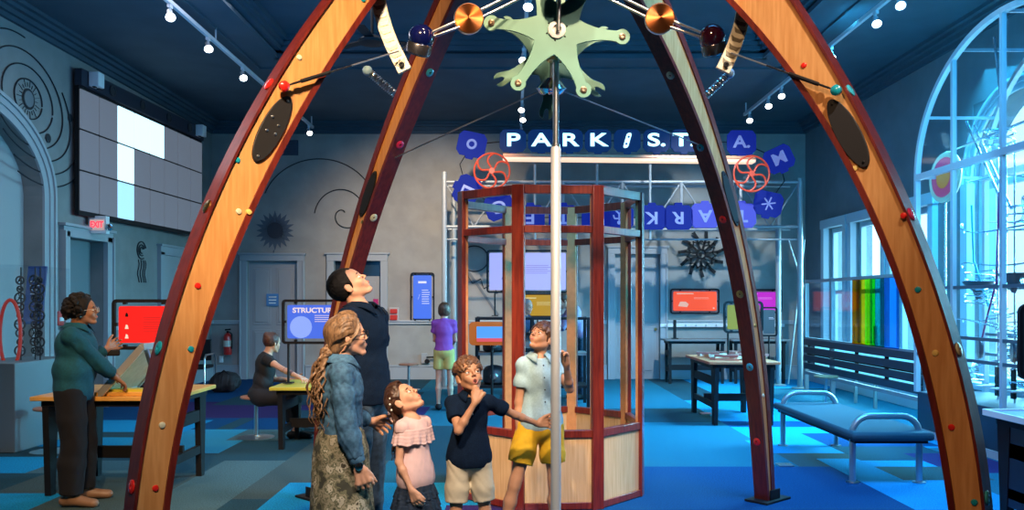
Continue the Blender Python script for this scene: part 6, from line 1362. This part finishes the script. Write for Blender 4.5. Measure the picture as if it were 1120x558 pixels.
# letter tiles
tile_m = mat('tile_blue', (.003, .007, .05), .85, emis=(.012, .03, .42), es=.55, spec=.1); tile_l = mat('tile_lit_blue', (.002, .006, .03), .85, emis=(.004, .04, .20), es=.5); let_lit = glow_mat('letter_lit', (.42, .84, 1.0), 2.3); let_dim = glow_mat('letter_dim', (.22, .30, .75), .55)
def tile(label, px, py, txt, lit=False, rot=0, mirror=False, w=.50, group='blue letter tiles on the gantry', glow=None):
    c = G(px, py, YG-.42); t = thing('letter_tile', label, 'letter tile', c, group=group); R = Matrix.Rotation(math.radians(rot), 3, 'Y'); x = R @ V(1, 0, 0); y = R @ V(0, 0, 1)
    h_ = w*.92; o = [(-w/2, -h_*.28), (-w*.36, -h_*.46), (-w*.15, -h_*.46), (-w*.12, -h_*.56), (w*.12, -h_*.56), (w*.15, -h_*.46), (w*.36, -h_*.46), (w/2, -h_*.28), (w/2, h_*.28), (w*.36, h_*.46), (-w*.36, h_*.46), (-w/2, h_*.28)]
    b = MB(); b.prism(o, c, x, y, .05); bd = b.build('tile_body', tile_l if lit else (glow or tile_m), t, bevel=.006)
    m_ = let_lit if lit else let_dim; f_ = c+x.cross(y)*.030
    if txt == 'o':
        b = MB(); b.tube([f_+x*.07*math.cos(a)+y*.07*math.sin(a) for a in np.linspace(0, 2*PI, 17)[:-1]], .022, 8, closed=True); b.build('ring_mark', m_, bd)
    elif txt == 'i':
        b = MB(); b.prism(rrect(.085, .27, .04), f_, (x*.97-y*.0+V(0, 0, 0)), (y+x*.28), .02); b.build('capsule_mark', m_, bd); b = MB(); b.prism(ngon(10, .02), f_+y*.06+x*.02-V(0, .014, 0), x, y, .004); b.prism(ngon(10, .02), f_-y*.06-x*.02-V(0, .014, 0), x, y, .004); b.build('dot', tile_m, bd)
    elif txt == 'knot':
        for k in range(3): b = MB(); a = k*PI/3+.3; b.bar(f_-x*.12*math.cos(a)-y*.12*math.sin(a), f_+x*.12*math.cos(a)+y*.12*math.sin(a), .022, .02, (0, 1, 0)); b.build('mark_bar', m_, bd)
    elif txt == 'man':
        for p0, p1 in (((0, .05), (0, -.06)), ((0, -.06), (-.07, -.13)), ((0, -.06), (.07, -.13)), ((-.08, .02), (.08, .02)), ((-.08, .02), (-.1, -.04)), ((.08, .02), (.1, -.04))): b = MB(); b.bar(f_+x*p0[0]+y*p0[1], f_+x*p1[0]+y*p1[1], .025, .02, (0, 1, 0)); b.build('mark_bar', m_, bd)
        b = MB(); b.prism(ngon(12, .035), f_+y*.09, x, y, .02); b.build('mark_head', m_, bd)
    else: lettering(txt, .31 if lit else .29, m_, f_, x, y, bd, bold=.022, depth=.02, sx=1.55 if lit else 1.15, mirror=mirror)
    return t
tile('dim blue tile with a round ring at the upper left end of the letters', 516, 158, 'o', rot=12)
for px, ch, lb in ((561, 'P', 'lit white letter P, first of the bright row'), (592, 'A', 'lit white letter A of the bright row, right of the P'), (623, 'R', 'lit white letter R of the bright row'), (654, 'K', 'lit white letter K of the bright row'), (686, 'i', 'lit slanted capsule mark between K and S'), (718, 'S.', 'lit white letter S of the bright row'), (748, 'T.', 'lit white letter T at the right end of the bright row')):
    tile(lb, px, 154, ch, lit=True, w=.46)
tile('dim blue tile with letter A just right of the bright row', 811, 156, 'A.')
tile('tilted dim blue tile with letter M at the right end', 852, 174, 'M', rot=-25)
tile('blue tile with knot-like mark at lower right of the belt', 840, 223, 'knot', rot=12)
glow_t = mat('tile_glow', (.01, .012, .10), .8, emis=(.06, .08, .70), es=.7)
tile('bright violet-blue tile near the right leg in the upside-down row', 811, 236, 'T', rot=180, glow=glow_t)
tile('violet-blue tile with upside-down letter A in the lower row', 771, 236, 'A', rot=180, glow=glow_t)
for px, ch, lb, mr in ((742, 'R', 'blue tile with upside-down letter R in the lower row', False), (713, 'K', 'blue tile with upside-down letter K in the lower row', False), (677, 'man', 'blue tile with figure mark in the lower row behind the booth rail', False), (652, 'S', 'blue tile with upside-down S behind the booth post', False), (616, 'T', 'blue tile with upside-down T behind the booth top', False), (580, 'E', 'blue tile with upside-down E behind the booth top', False)):
    tile(lb, px, 238, ch, rot=180, mirror=mr)
tile('blue tile with dim C at the lower left of the belt', 546, 226, 'C', rot=160); tile('tilted blue tile with dim L at the left end of the belt', 511, 208, 'L', rot=115)
b = MB(); b.tube([G(x, y, YG-.36) for x, y in ((516, 158), (561, 154), (748, 154), (811, 156), (852, 174), (858, 198), (840, 223), (811, 236), (771, 238), (581, 238), (546, 226), (511, 208), (503, 180))], .010, 6, closed=True); b.build('belt_cable', black, tr)
# red spoked wheels
redw = glow_mat('wheel_red', (.85, .075, .02), .35)
for px, py, lb in ((538, 187, 'red spoked wheel at the left end of the letter belt'), (822, 190, 'red spoked wheel at the right end of the letter belt')):
    c = G(px, py, YG-.75); t = thing('belt_wheel', lb, 'wheel', c, group='red wheels of the letter belt'); b = MB(); b.tube([c+V(.30*math.cos(a), 0, .30*math.sin(a)) for a in np.linspace(0, 2*PI, 49)[:-1]], .016, 8, closed=True); b.build('rim', redw, t)
    for k in range(6):
        a0 = k*PI/3+.4; P = [c+V(r_*math.cos(a0+.55*math.sin(r_/.30*PI)), 0, r_*math.sin(a0+.55*math.sin(r_/.30*PI))) for r_ in np.linspace(.03, .30, 10)]; b = MB(); b.tube(P, .017, 8); b.build('spoke', redw, t)
    b = MB(); b.lathe([(.05, -.03), (.05, .03)], c, (0, 1, 0), 16); b.build('hub', redw, t); b = MB(); b.tube([c, c+V(0, .45, 0)], .02); b.build('axle', steel, t)
# black snowflake rotor on the far wall
c = at(767, 278, 16.70); t = thing('snowflake_rotor', 'black snowflake-shaped spoked wheel on the far wall above the red panel', 'wheel', c)
b = MB(); b.tube([c+V(.09*math.cos(a), 0, .09*math.sin(a)) for a in np.linspace(0, 2*PI, 25)[:-1]], .02, 8, closed=True); b.build('hub_ring', black, t); b = MB(); b.tube([c+V(0, .02, 0), c+V(0, .09, 0)], .03); b.build('axle', black, t)
for k in range(11):
    a = 2*PI*k/11+.15; u = V(math.cos(a), 0, math.sin(a)); v = V(-math.sin(a), 0, math.cos(a)); b = MB(); b.bar(c+u*.10, c+u*.33, .04, .03, (0, 1, 0)); b.bar(c+u*.30-v*.02, c+u*.46+v*.03, .06, .03, (0, 1, 0)); b.bar(c+u*.22, c+u*.28+v*.10, .022, .03, (0, 1, 0)); b.bar(c+u*.22, c+u*.28-v*.10, .022, .03, (0, 1, 0)); b.build('spoke', black, t)
# ---- centre back: shelf table, monitor, yellow sign
t = thing('exhibit_shelf', 'black metal frame shelf table behind the booth', 'shelf', (.42, 12.55, 0)); x0, x1, y0, y1 = at(522, 0, 12.5).x, at(642, 0, 12.5).x, 12.3, 12.9
for x in (x0, (x0+x1)/2-.0, x1):
    for y in (y0, y1): b = MB(); b.box((x, y, .66), (.045, .045, 1.32)); b.build('leg', black, t)
for z_ in (1.30, .78, .30): b = MB(); b.box(((x0+x1)/2, (y0+y1)/2, z_), (x1-x0, y1-y0, .035)); b.build('shelf_board', black if z_ != .78 else mat('grey_shelf', (.20, .17, .16), .5), t)
for k, (dx, dz) in enumerate(((.25, .82), (.75, .82), (.25, .342), (.8, .342))):
    tt = thing('exhibit_equipment', ['black drum on the grey shelf at left behind the booth', 'black box on the grey shelf behind the booth', 'black coiled device low on the shelf left of the booth post', 'black machine box on the bottom shelf behind the booth'][k], 'equipment', (x0+dx, 12.6, dz)); b = MB(); b.lathe([(.14, 0), (.17, .03), (.17, .20), (.12, .26), (.04, .28)], (x0+dx, 12.6, dz-.02+.0), n=20); b.build('casing', dkplastic, tt); b = MB(); b.lathe([(.05, 0), (.06, .02), (.04, .04)], (x0+dx, 12.43, dz+.10), (0, -1, 0), 14); b.build('dial', steel, tt)
t = thing('tablet_kiosk', 'orange-edged tablet screen on a shelf stand behind the booth', 'screen', at(538, 365, 12.2)); c = at(538, 365, 12.2)
b = MB(); b.prism(rrect(.66, .34, .06), c, (1, 0, 0), (0, -.15, 1), .05); b.build('housing', glow_mat('orange_case', (.95, .22, .02), .35), t, bevel=.01); b = MB(); b.prism(rrect(.52, .21, .01), c+V(.04, -.034, 0), (1, 0, 0), (0, -.15, 1), .01); b.build('display', glow_mat('kiosk_blue', (.10, .35, .80), .9), t)
b = MB(); b.prism(rrect(.52, .05, .01), c+V(.04, -.045, -.09), (1, 0, 0), (0, -.15, 1), .01); b.build('display_strip', glow_mat('kiosk_red', (.85, .10, .12), .8), t); b = MB(); b.tube([c+V(0, .05, -.15), V(c.x, c.y+.05, .02)], .02); b.lathe([(.2, 0), (.2, .02)], (c.x, c.y+.05, 0)); b.build('stand', black, t)
info_panel('large pale lavender screen in black frame above the shelf table', at(577, 297, 12.9), 1.26, .66, (.42, .42, .86), title=None, tcol=(.25, .2, .55), rows=5, name='display_screen', cat='screen', pole=-.50, foot=1.33, es=.85, rr=.05, seed=8, pad=.045, extra='machine')
t = info_panel('mustard yellow board behind the pole, left of the lavender-shirted man', at(588, 334, 14.68), .84, .42, (.70, .34, .005), title='bar', tcol=(.85, .7, .3), rows=4, es=.55, rr=.02, pad=.02, clips=False, pole=0, foot=.012, seed=9)
t = table('pale topped table under the yellow board behind the booth', .05, 1.15, 13.95, 14.6, 1.16, mat('pale_top', (.55, .42, .30), .5), legw=.07)
# curved black wire drawings on the far wall behind the monitor
t = thing('gear_mural', 'black wavy gear outline and diagonal bars on the far wall left of the screen', 'mural', at(520, 320, YF)); b = MB(); P = [at(505+4.5*k+3*math.sin(k*1.9), 300+2.1*k+4*math.cos(k*2.2), Yw) for k in range(14)]; b.tube(P, .012, 5); b.build('line', ink, t)
b = MB(); b.tube([at(519+15*math.cos(a), 283+14*math.sin(a), Yw) for a in np.linspace(-2.6, 2.2, 30)], .012, 5); b.build('line', ink, t); b = MB(); b.bar(at(506, 288, Yw), at(545, 345, Yw), .05, .012, (0, 1, 0)); b.build('diagonal_bar', mat('mural_grey', (.16, .17, .18), .8), t)
# ---- right back: panels and tables
info_panel('red-orange info panel on the far wall above the left end of the long table', at(760, 329.5, 16.77), .98, .50, (.95, .085, .015), title='bar', tcol=(1, .55, .4), rows=2, es=.95, rr=.05, extra='machine', seed=11)
info_panel('magenta info panel on the far wall behind the right rear leg', at(830, 329.5, 16.77), .92, .48, (.55, .01, .55), title='bar', tcol=(.9, .4, .9), rows=2, es=.9, rr=.05, extra='machine', seed=12)
table('long dark table against the far wall below the red panel', at(730, 0, 15.6).x, at(800, 0, 15.6).x, 15.75, 16.35, .84, mat('dark_top', (.16, .15, .15), .45), legw=.045); table('second dark table against the far wall below the magenta panel', at(803, 0, 15.6).x, at(868, 0, 15.6).x, 15.75, 16.35, .84, MATS['dark_top'], legw=.045)
t = thing('pole_stub', 'short black post on the left end of the long table', 'post', at(738, 366, 16.0)); p = at(738, 350, 16.0); b = MB(); b.box((p.x, p.y, (p.z+.84)/2), (.05, .05, p.z-.84)); b.build('post_shaft', black, t); b = MB(); b.box((p.x, p.y, .85), (.12, .12, .015)); b.build('foot_plate', black, t)
t = thing('wall_peg_rail', 'white peg rail along the far wall above the long table', 'rail', at(780, 355, 16.7)); b = MB(); b.bar(at(722, 356, 16.72), at(858, 356, 16.72), .03, .06); r_ = b.build('rail_board', white, t)
for k in range(12): p = at(728+11*k, 356, 16.70); b = MB(); b.tube([p, p+V(0, -.07, .02)], .012, 6); b.build('peg', white, t)
table('low dark table with scattered wooden pieces right of the booth', at(764, 0, 11.5).x-.1, at(832, 0, 11.5).x-.06, 10.45, 11.9, .80, mat('orange_top', (.75, .15, .06), .5), logo='R', legw=.15)
rr_ = random.Random(8); pm2 = [mat('piece_a', (.75, .26, .16), .6), mat('piece_b', (.80, .55, .42), .6), mat('piece_c', (.45, .12, .10), .6)]
txa, txb = at(764, 0, 11.5).x+.05, at(832, 0, 11.5).x-.22
for k in range(26):
    x, y = rr_.uniform(txa, txb), rr_.uniform(10.7, 11.7); t = thing('wooden_plank', 'short flat wooden building plank lying on the low dark table', 'plank', (x, y, .80), group='wooden planks on the low table'); a = rr_.uniform(-1, 1); b = MB(); b.box((x, y, .812+.022*(k % 3)), (.30, .075, .03), a); b.build('plank_body', pm2[k % 3], t)
info_panel('yellow info panel in black rounded frame standing on the low dark table', at(813, 347, 11.0), .52, .42, (.34, .30, .02), title=None, tcol=(.75, .75, .4), rows=3, pole=-.20, foot=.81, es=.6, rr=.06, pad=.05, seed=13)
info_panel('small empty-looking dark frame behind the yellow panel and right rear leg', at(841, 352, 14.8), .30, .52, (.10, .16, .20), rows=2, es=.3, rr=.05, pad=.05, clips=False, pole=0, foot=.012, seed=14)
# ---- slatted board with glass screen and coloured film by the windows
XG = 5.02; sb = thing('slat_exhibit', 'dark slatted board below a clear screen with rainbow films by the windows', 'exhibit wall', (XG, 12.3, 0)); ya, yb = 10.25, 14.4
for k in range(4): b = MB(); b.box((XG, (ya+yb)/2, .46+k*.135), (.05, yb-ya, .102)); b.build('slat', mat('navy_board', (.010, .018, .035), .4), sb, bevel=.004)
b = MB(); b.box((XG+.03, (ya+yb)/2, .66), (.02, yb-ya, .02)); 
for y in np.linspace(ya+.1, yb-.1, 5): b.box((XG+.035, y, .66), (.025, .10, .52))
b.build('slat_backing', black, sb)
for k in range(3):
    b = MB(); b.box((XG+.045, (ya+yb)/2-.1, .5275+k*.135), (.01, yb-ya-.5, .05)); b.build('slit_glow', glow_mat('cyan_slit_glow', (.12, .62, .95), 1.6), sb)  # added glowing bars that brighten the gaps between the slats
for y in (ya-.03, (ya+yb)/2+.9, yb): b = MB(); b.box((XG+.02, y, .96), (.06, .06, 1.92)); b.build('post', gp, sb)
for z_ in (.92, 1.89): b = MB(); b.bar((XG+.02, ya, z_), (XG+.02, yb, z_), .05, .05); b.build('screen_rail', gp, sb)
b = MB(); b.bar((XG+.02, ya, .34), (XG+.02, yb, .34), .05, .05); b.build('low_rail', gp, sb)
b = MB(); b.box((XG+.03, (ya+yb)/2, 1.40), (.012, yb-ya-.06, .92)); b.build('clear_screen', clear_mat('screen_clear', (.85, .95, 1.0), .08), sb)
def yfor(px, X): return F*X/(px-560)
for i, (p0, p1, col, nm) in enumerate(((933, 941, (1.0, .40, .01), 'orange'), (941, 947, (1.0, .62, .02), 'yellow'), (947, 952.5, (.55, .85, .02), 'lime'), (952.5, 958, (.05, .60, .08), 'green'), (958, 968, (.03, .45, .50), 'teal'), (968, 984, (.15, .55, .95), 'blue'))):
    y1_, y0_ = yfor(p0, XG), yfor(p1, XG); b = MB(); b.box((XG-.01, (y0_+y1_)/2, 1.40), (.006, y1_-y0_, .94)); b.build('colour_film', clear_mat(nm+'_film', col, .03), sb)
for y in (12.9, 12.2): b = MB(); b.box((XG+.25, y, .60), (.04, .04, 1.2)); b.build('back_strut', gp, sb)
stool('small round stool under the slatted board near the windows', at(905, 0, 12.4).x-.02, 12.4, .46)
t = thing('floor_socket', 'small square floor socket in the carpet right of the rear right leg', 'floor socket', (3.0, 8.6, 0)); b = MB(); b.box((at(861, 511, 7.88).x, 7.95, .006), (.14, .14, .012)); b.build('cover_plate', steel, t)
t = thing('floor_socket', 'small floor socket left of the low dark table', 'floor socket', (2.4, 11.3, 0)); b = MB(); b.box((at(772, 453, 11.6).x, 11.6, .006), (.14, .14, .012)); b.build('cover_plate', steel, t)
# ---- rolling ball sculpture in its arched glass case
XC, XD = 4.75, 5.55; Y0c, Y1c = 6.45, 9.86; case = thing('ball_machine_case', 'tall arched glass case with pale metal frame at the right edge', 'display case', (5.15, 8.15, 0))
b = MB(); b.box(((XC+XD)/2, (Y0c+Y1c)/2, .25), (XD-XC, Y1c-Y0c, .50)); b.build('base', mat('case_base', (.012, .016, .028), .45), case, bevel=.01)
b = MB(); b.box(((XC+XD)/2, (Y0c+Y1c)/2, .04), (XD-XC+.03, Y1c-Y0c+.03, .08)); b.build('plinth_strip', trimm, case)
fm = mat('case_frame', (.60, .68, .74), .35, .5); ym = (Y0c+Y1c)/2; hw = (Y1c-Y0c)/2; zs = 3.0; ht = 1.37
for X in (XC, XD):
    P = [V(X, Y1c, .5)]+[V(X, ym+hw*math.cos(a), zs+ht*math.sin(a)) for a in np.linspace(0, PI, 37)]+[V(X, Y0c, .5)]
    b = MB()
    for p, q in zip(P[:-1], P[1:]): b.bar(p-(q-p).normalized()*.004, q+(q-p).normalized()*.004, .055, .055, (1, 0, 0))
    fr = b.build('arch_frame', fm, case)
    for y in (9.05, 8.14, 7.25):
        zt_ = zs+ht*math.sqrt(max(0, 1-((y-ym)/hw)**2)); b = MB(); b.bar((X, y, .5), (X, y, zt_-.02), .045, .045, (1, 0, 0)); b.build('mullion', fm, fr)
    for z_ in (3.0, 1.70, 1.17, .94): b = MB(); b.bar((X, Y0c, z_), (X, Y1c, z_), .06 if z_ == 3 else .035, .07 if z_ == 3 else .035); b.build('transom', fm if z_ > 2.5 else mat('dark_steel_blue', (.10, .17, .23), .35, .6), fr)
    N = 24; pts = [(0, .5)]; out = [(Y1c, .5)]+[(ym+hw*math.cos(a), zs+ht*math.sin(a)) for a in np.linspace(0, PI, N)]+[(Y0c, .5)]
    b = MB(); b.prism([(y-ym, z_) for y, z_ in out], (X, ym, 0), (0, 1, 0), (0, 0, 1), .010); b.build('glass_pane', clear_mat('case_glass_clear', (.93, .98, 1.0), .05), fr)
for a in (0, .5, 1.1, PI/2, 2.0, 2.6, PI): y, z_ = ym+hw*math.cos(a), zs+ht*math.sin(a); b = MB(); b.bar((XC, y, z_), (XD, y, z_), .03, .03); b.build('spreader', fm, case)
bm_ = thing('ball_machine', 'tangled metal rolling ball sculpture inside the arched glass case', 'kinetic sculpture', (5.15, 8.2, .5)); wire_m = mat('bright_wire', (.55, .72, .82), .25, .9); rc = random.Random(21)
def rails(pts, gap=.03, r=.007, m_=wire_m, name='ball_track'):
    P = [Vector(p) for p in pts]; b = MB()
    for s_ in (-1, 1): b.tube([p+V(s_*gap*.5, 0, 0)+V(0, s_*gap*.3, 0) for p in P], r, 6)
    for p in P[::4]: b.tube([p-V(gap*.5, gap*.3, .0), p+V(0, 0, -.03), p+V(gap*.5, gap*.3, 0)], r*.7, 5)
    return b.build(name, m_, bm_)
for k in range(9):
    z0 = 2.9-k*.26; y0_ = 9.5-.1*(k % 2); P = []
    for q in np.linspace(0, 1, 30): P.append((5.15+.26*math.sin(q*7+k*1.7), y0_-2.7*q if k % 2 == 0 else y0_-2.7*(1-q), z0-.22*q+.05*math.sin(q*12+k)))
    rails(P)
for k, (y, z_, n_) in enumerate(((9.25, 1.9, 5), (8.6, 1.35, 6), (7.7, 2.3, 7), (8.9, 3.4, 4), (8.45, 2.55, 4), (7.4, 1.4, 5))):
    N = n_*14; rails([(5.15+.15*math.cos(q*2*PI/14), y+.15*math.sin(q*2*PI/14), z_-.05*q/14*1.6) for q in range(N)], .026, .006, name='helix_track')
for k in range(10):
    y, z_ = 9.3-.23*k, .75+.28*((k*3) % 4)+.1*rc.random(); b = MB(); b.tube([V(5.0+.2*rc.random(), y+.085*math.cos(a), z_+.085*math.sin(a)) for a in np.linspace(0, 2*PI, 25)[:-1]], .008, 6, closed=True); b.build('loop', wire_m, bm_)
# big conveyor strips, ring stack, discs and funnels
b = MB(); 
for k in range(12): a = k/11; b.box((5.1, 7.55+.10*math.sin(a*PI), 3.05+.95*a), (.10, .05, .05), 0)
b.tube([V(5.1, 7.50, 2.2), V(5.1, 7.50, 4.1)], .014); b.tube([V(5.1, 7.62, 2.2), V(5.1, 7.62, 4.1)], .014); b.build('bucket_lift', mat('lift_cream', (.55, .50, .36), .4, .3), bm_)
for k in range(8):
    b = MB(); c = V(5.1, 7.78+.03*k, 3.6-.02*k); b.tube([c+V(.20*math.cos(a)*.4, -.22+.24*math.cos(a), .36*math.sin(a)) for a in np.linspace(1.2, 3.4, 16)], .030, 6); b.build('curved_vane', mat('vane_white', (.62, .70, .80), .4), bm_)
b = MB(); b.tube([V(5.1, 7.85+.50*math.cos(a), 3.45+.75*math.sin(a)) for a in np.linspace(1.3, 3.9, 24)], .020, 8); b.build('magenta_hoop', mat('magenta_tube', (.40, .02, .18), .35), bm_)
dc = V(5.0, F*5.0/(1034-560), 0); dc.z = CAMZ+(HOR-194)*dc.y/F
b = MB(); b.lathe([(.29, -.02), (.30, 0), (.29, .02)], dc, (-1, -.08, .05), 36); dk = b.build('painted_disc', mat('disc_cream', (.75, .60, .42), .4), bm_)
for r_, col, k in ((.23, (.80, .12, .35), 'pink'), (.13, (.85, .40, .05), 'orange')): b = MB(); b.lathe([(r_, .021), (r_, .026+.004*(r_ < .2))], dc, (-1, -.08, .05), 30); b.build('disc_ring', glow_mat('disc_'+k, col, .25), dk)
b = MB(); b.tube([dc, V(5.0, dc.y, .5)], .012); b.build('disc_post', wire_m, bm_)
for y, z_ in ((8.55, 1.62), (9.2, 1.55)):
    b = MB(); b.lathe([(.16, .10), (.15, .08), (.06, 0), (.02, -.10)], (5.1, y, z_+.12), n=24); b.build('funnel', mat('funnel_dark', (.03, .05, .07), .4), bm_)
for y in (8.95, 8.35, 7.7, 7.1): b = MB(); b.lathe([(.10, -.02), (.11, 0), (.10, .02)], (4.98, y, 1.05), (1, -.4, 0), 24); b.build('gong', mat('gong_dark', (.04, .06, .09), .35, .5), bm_)
b = MB(); b.tube([V(5.0, 8.62, 2.75), V(5.0, 8.66, 2.2), V(5.02, 8.72, 1.75), V(5.1, 9.0, 1.45), V(5.1, 9.15, 1.1)], .010, 8); b.build('magenta_cord', mat('magenta_tube', (.40, .02, .18), .35), bm_)
b = MB(); b.tube([V(5.0, 9.15, 2.6), V(5.05, 9.2, 2.0), V(5.1, 9.0, 1.5)], .012, 8); b.build('cyan_tube', mat('cyan_tube', (.03, .45, .50), .3), bm_)
for (a, c_) in (((5.05, 9.35, 3.55), (5.05, 8.65, 2.55)), ((5.12, 9.32, 3.50), (5.12, 8.62, 2.50)), ((5.1, 9.8, 3.3), (5.1, 8.15, 3.35)), ((5.1, 8.9, 4.35), (5.1, 8.75, 3.55))): b = MB(); b.tube([V(*a), V(*c_)], .014, 8); b.build('brace_rod', wire_m, bm_)
for y in (9.0, 8.85, 8.7, 7.9, 7.3): b = MB(); b.tube([V(5.2, y, .5), V(5.2, y, 3.2)], .010, 6); b.build('support_rod', wire_m, bm_)
for k in range(7): b = MB(); b.box((5.05, 8.9-.28*k, .66), (.30, .10, .015), .3); sk_ = b.build('key_bar', mat('vane_white', (.62, .70, .80), .4), bm_); 
for k in range(5): b = MB(); b.box((5.05, 8.75-.28*k, .72), (.03, .05, .30)); b.build('key_post', black, bm_)
# ---- table and framed panel cut by the right edge
t = table('dark activity table with pale edged top cut by the lower right corner', 3.33, 4.35, 5.0, 5.95, .78, mat('pale_blue_top', (.16, .36, .50), .35, coat=.4)); b = MB(); b.frame(1.04, .97, .03, .04, (3.84, 5.475, .772), (1, 0, 0), (0, 1, 0), .03); b.build('top_edge', white, t)
b = MB(); b.box((3.84, 5.475, .42), (.86, .78, .56)); b.build('cabinet_body', mat('case_base', (.012, .016, .028), .45), t)
info_panel('black rounded frame panel at the right edge standing on the corner table', at(1134, 374, 5.5), .24, .50, (.05, .22, .34), rows=3, es=.4, rr=.06, pad=.035, pole=0, foot=.782, clips=False, seed=17)
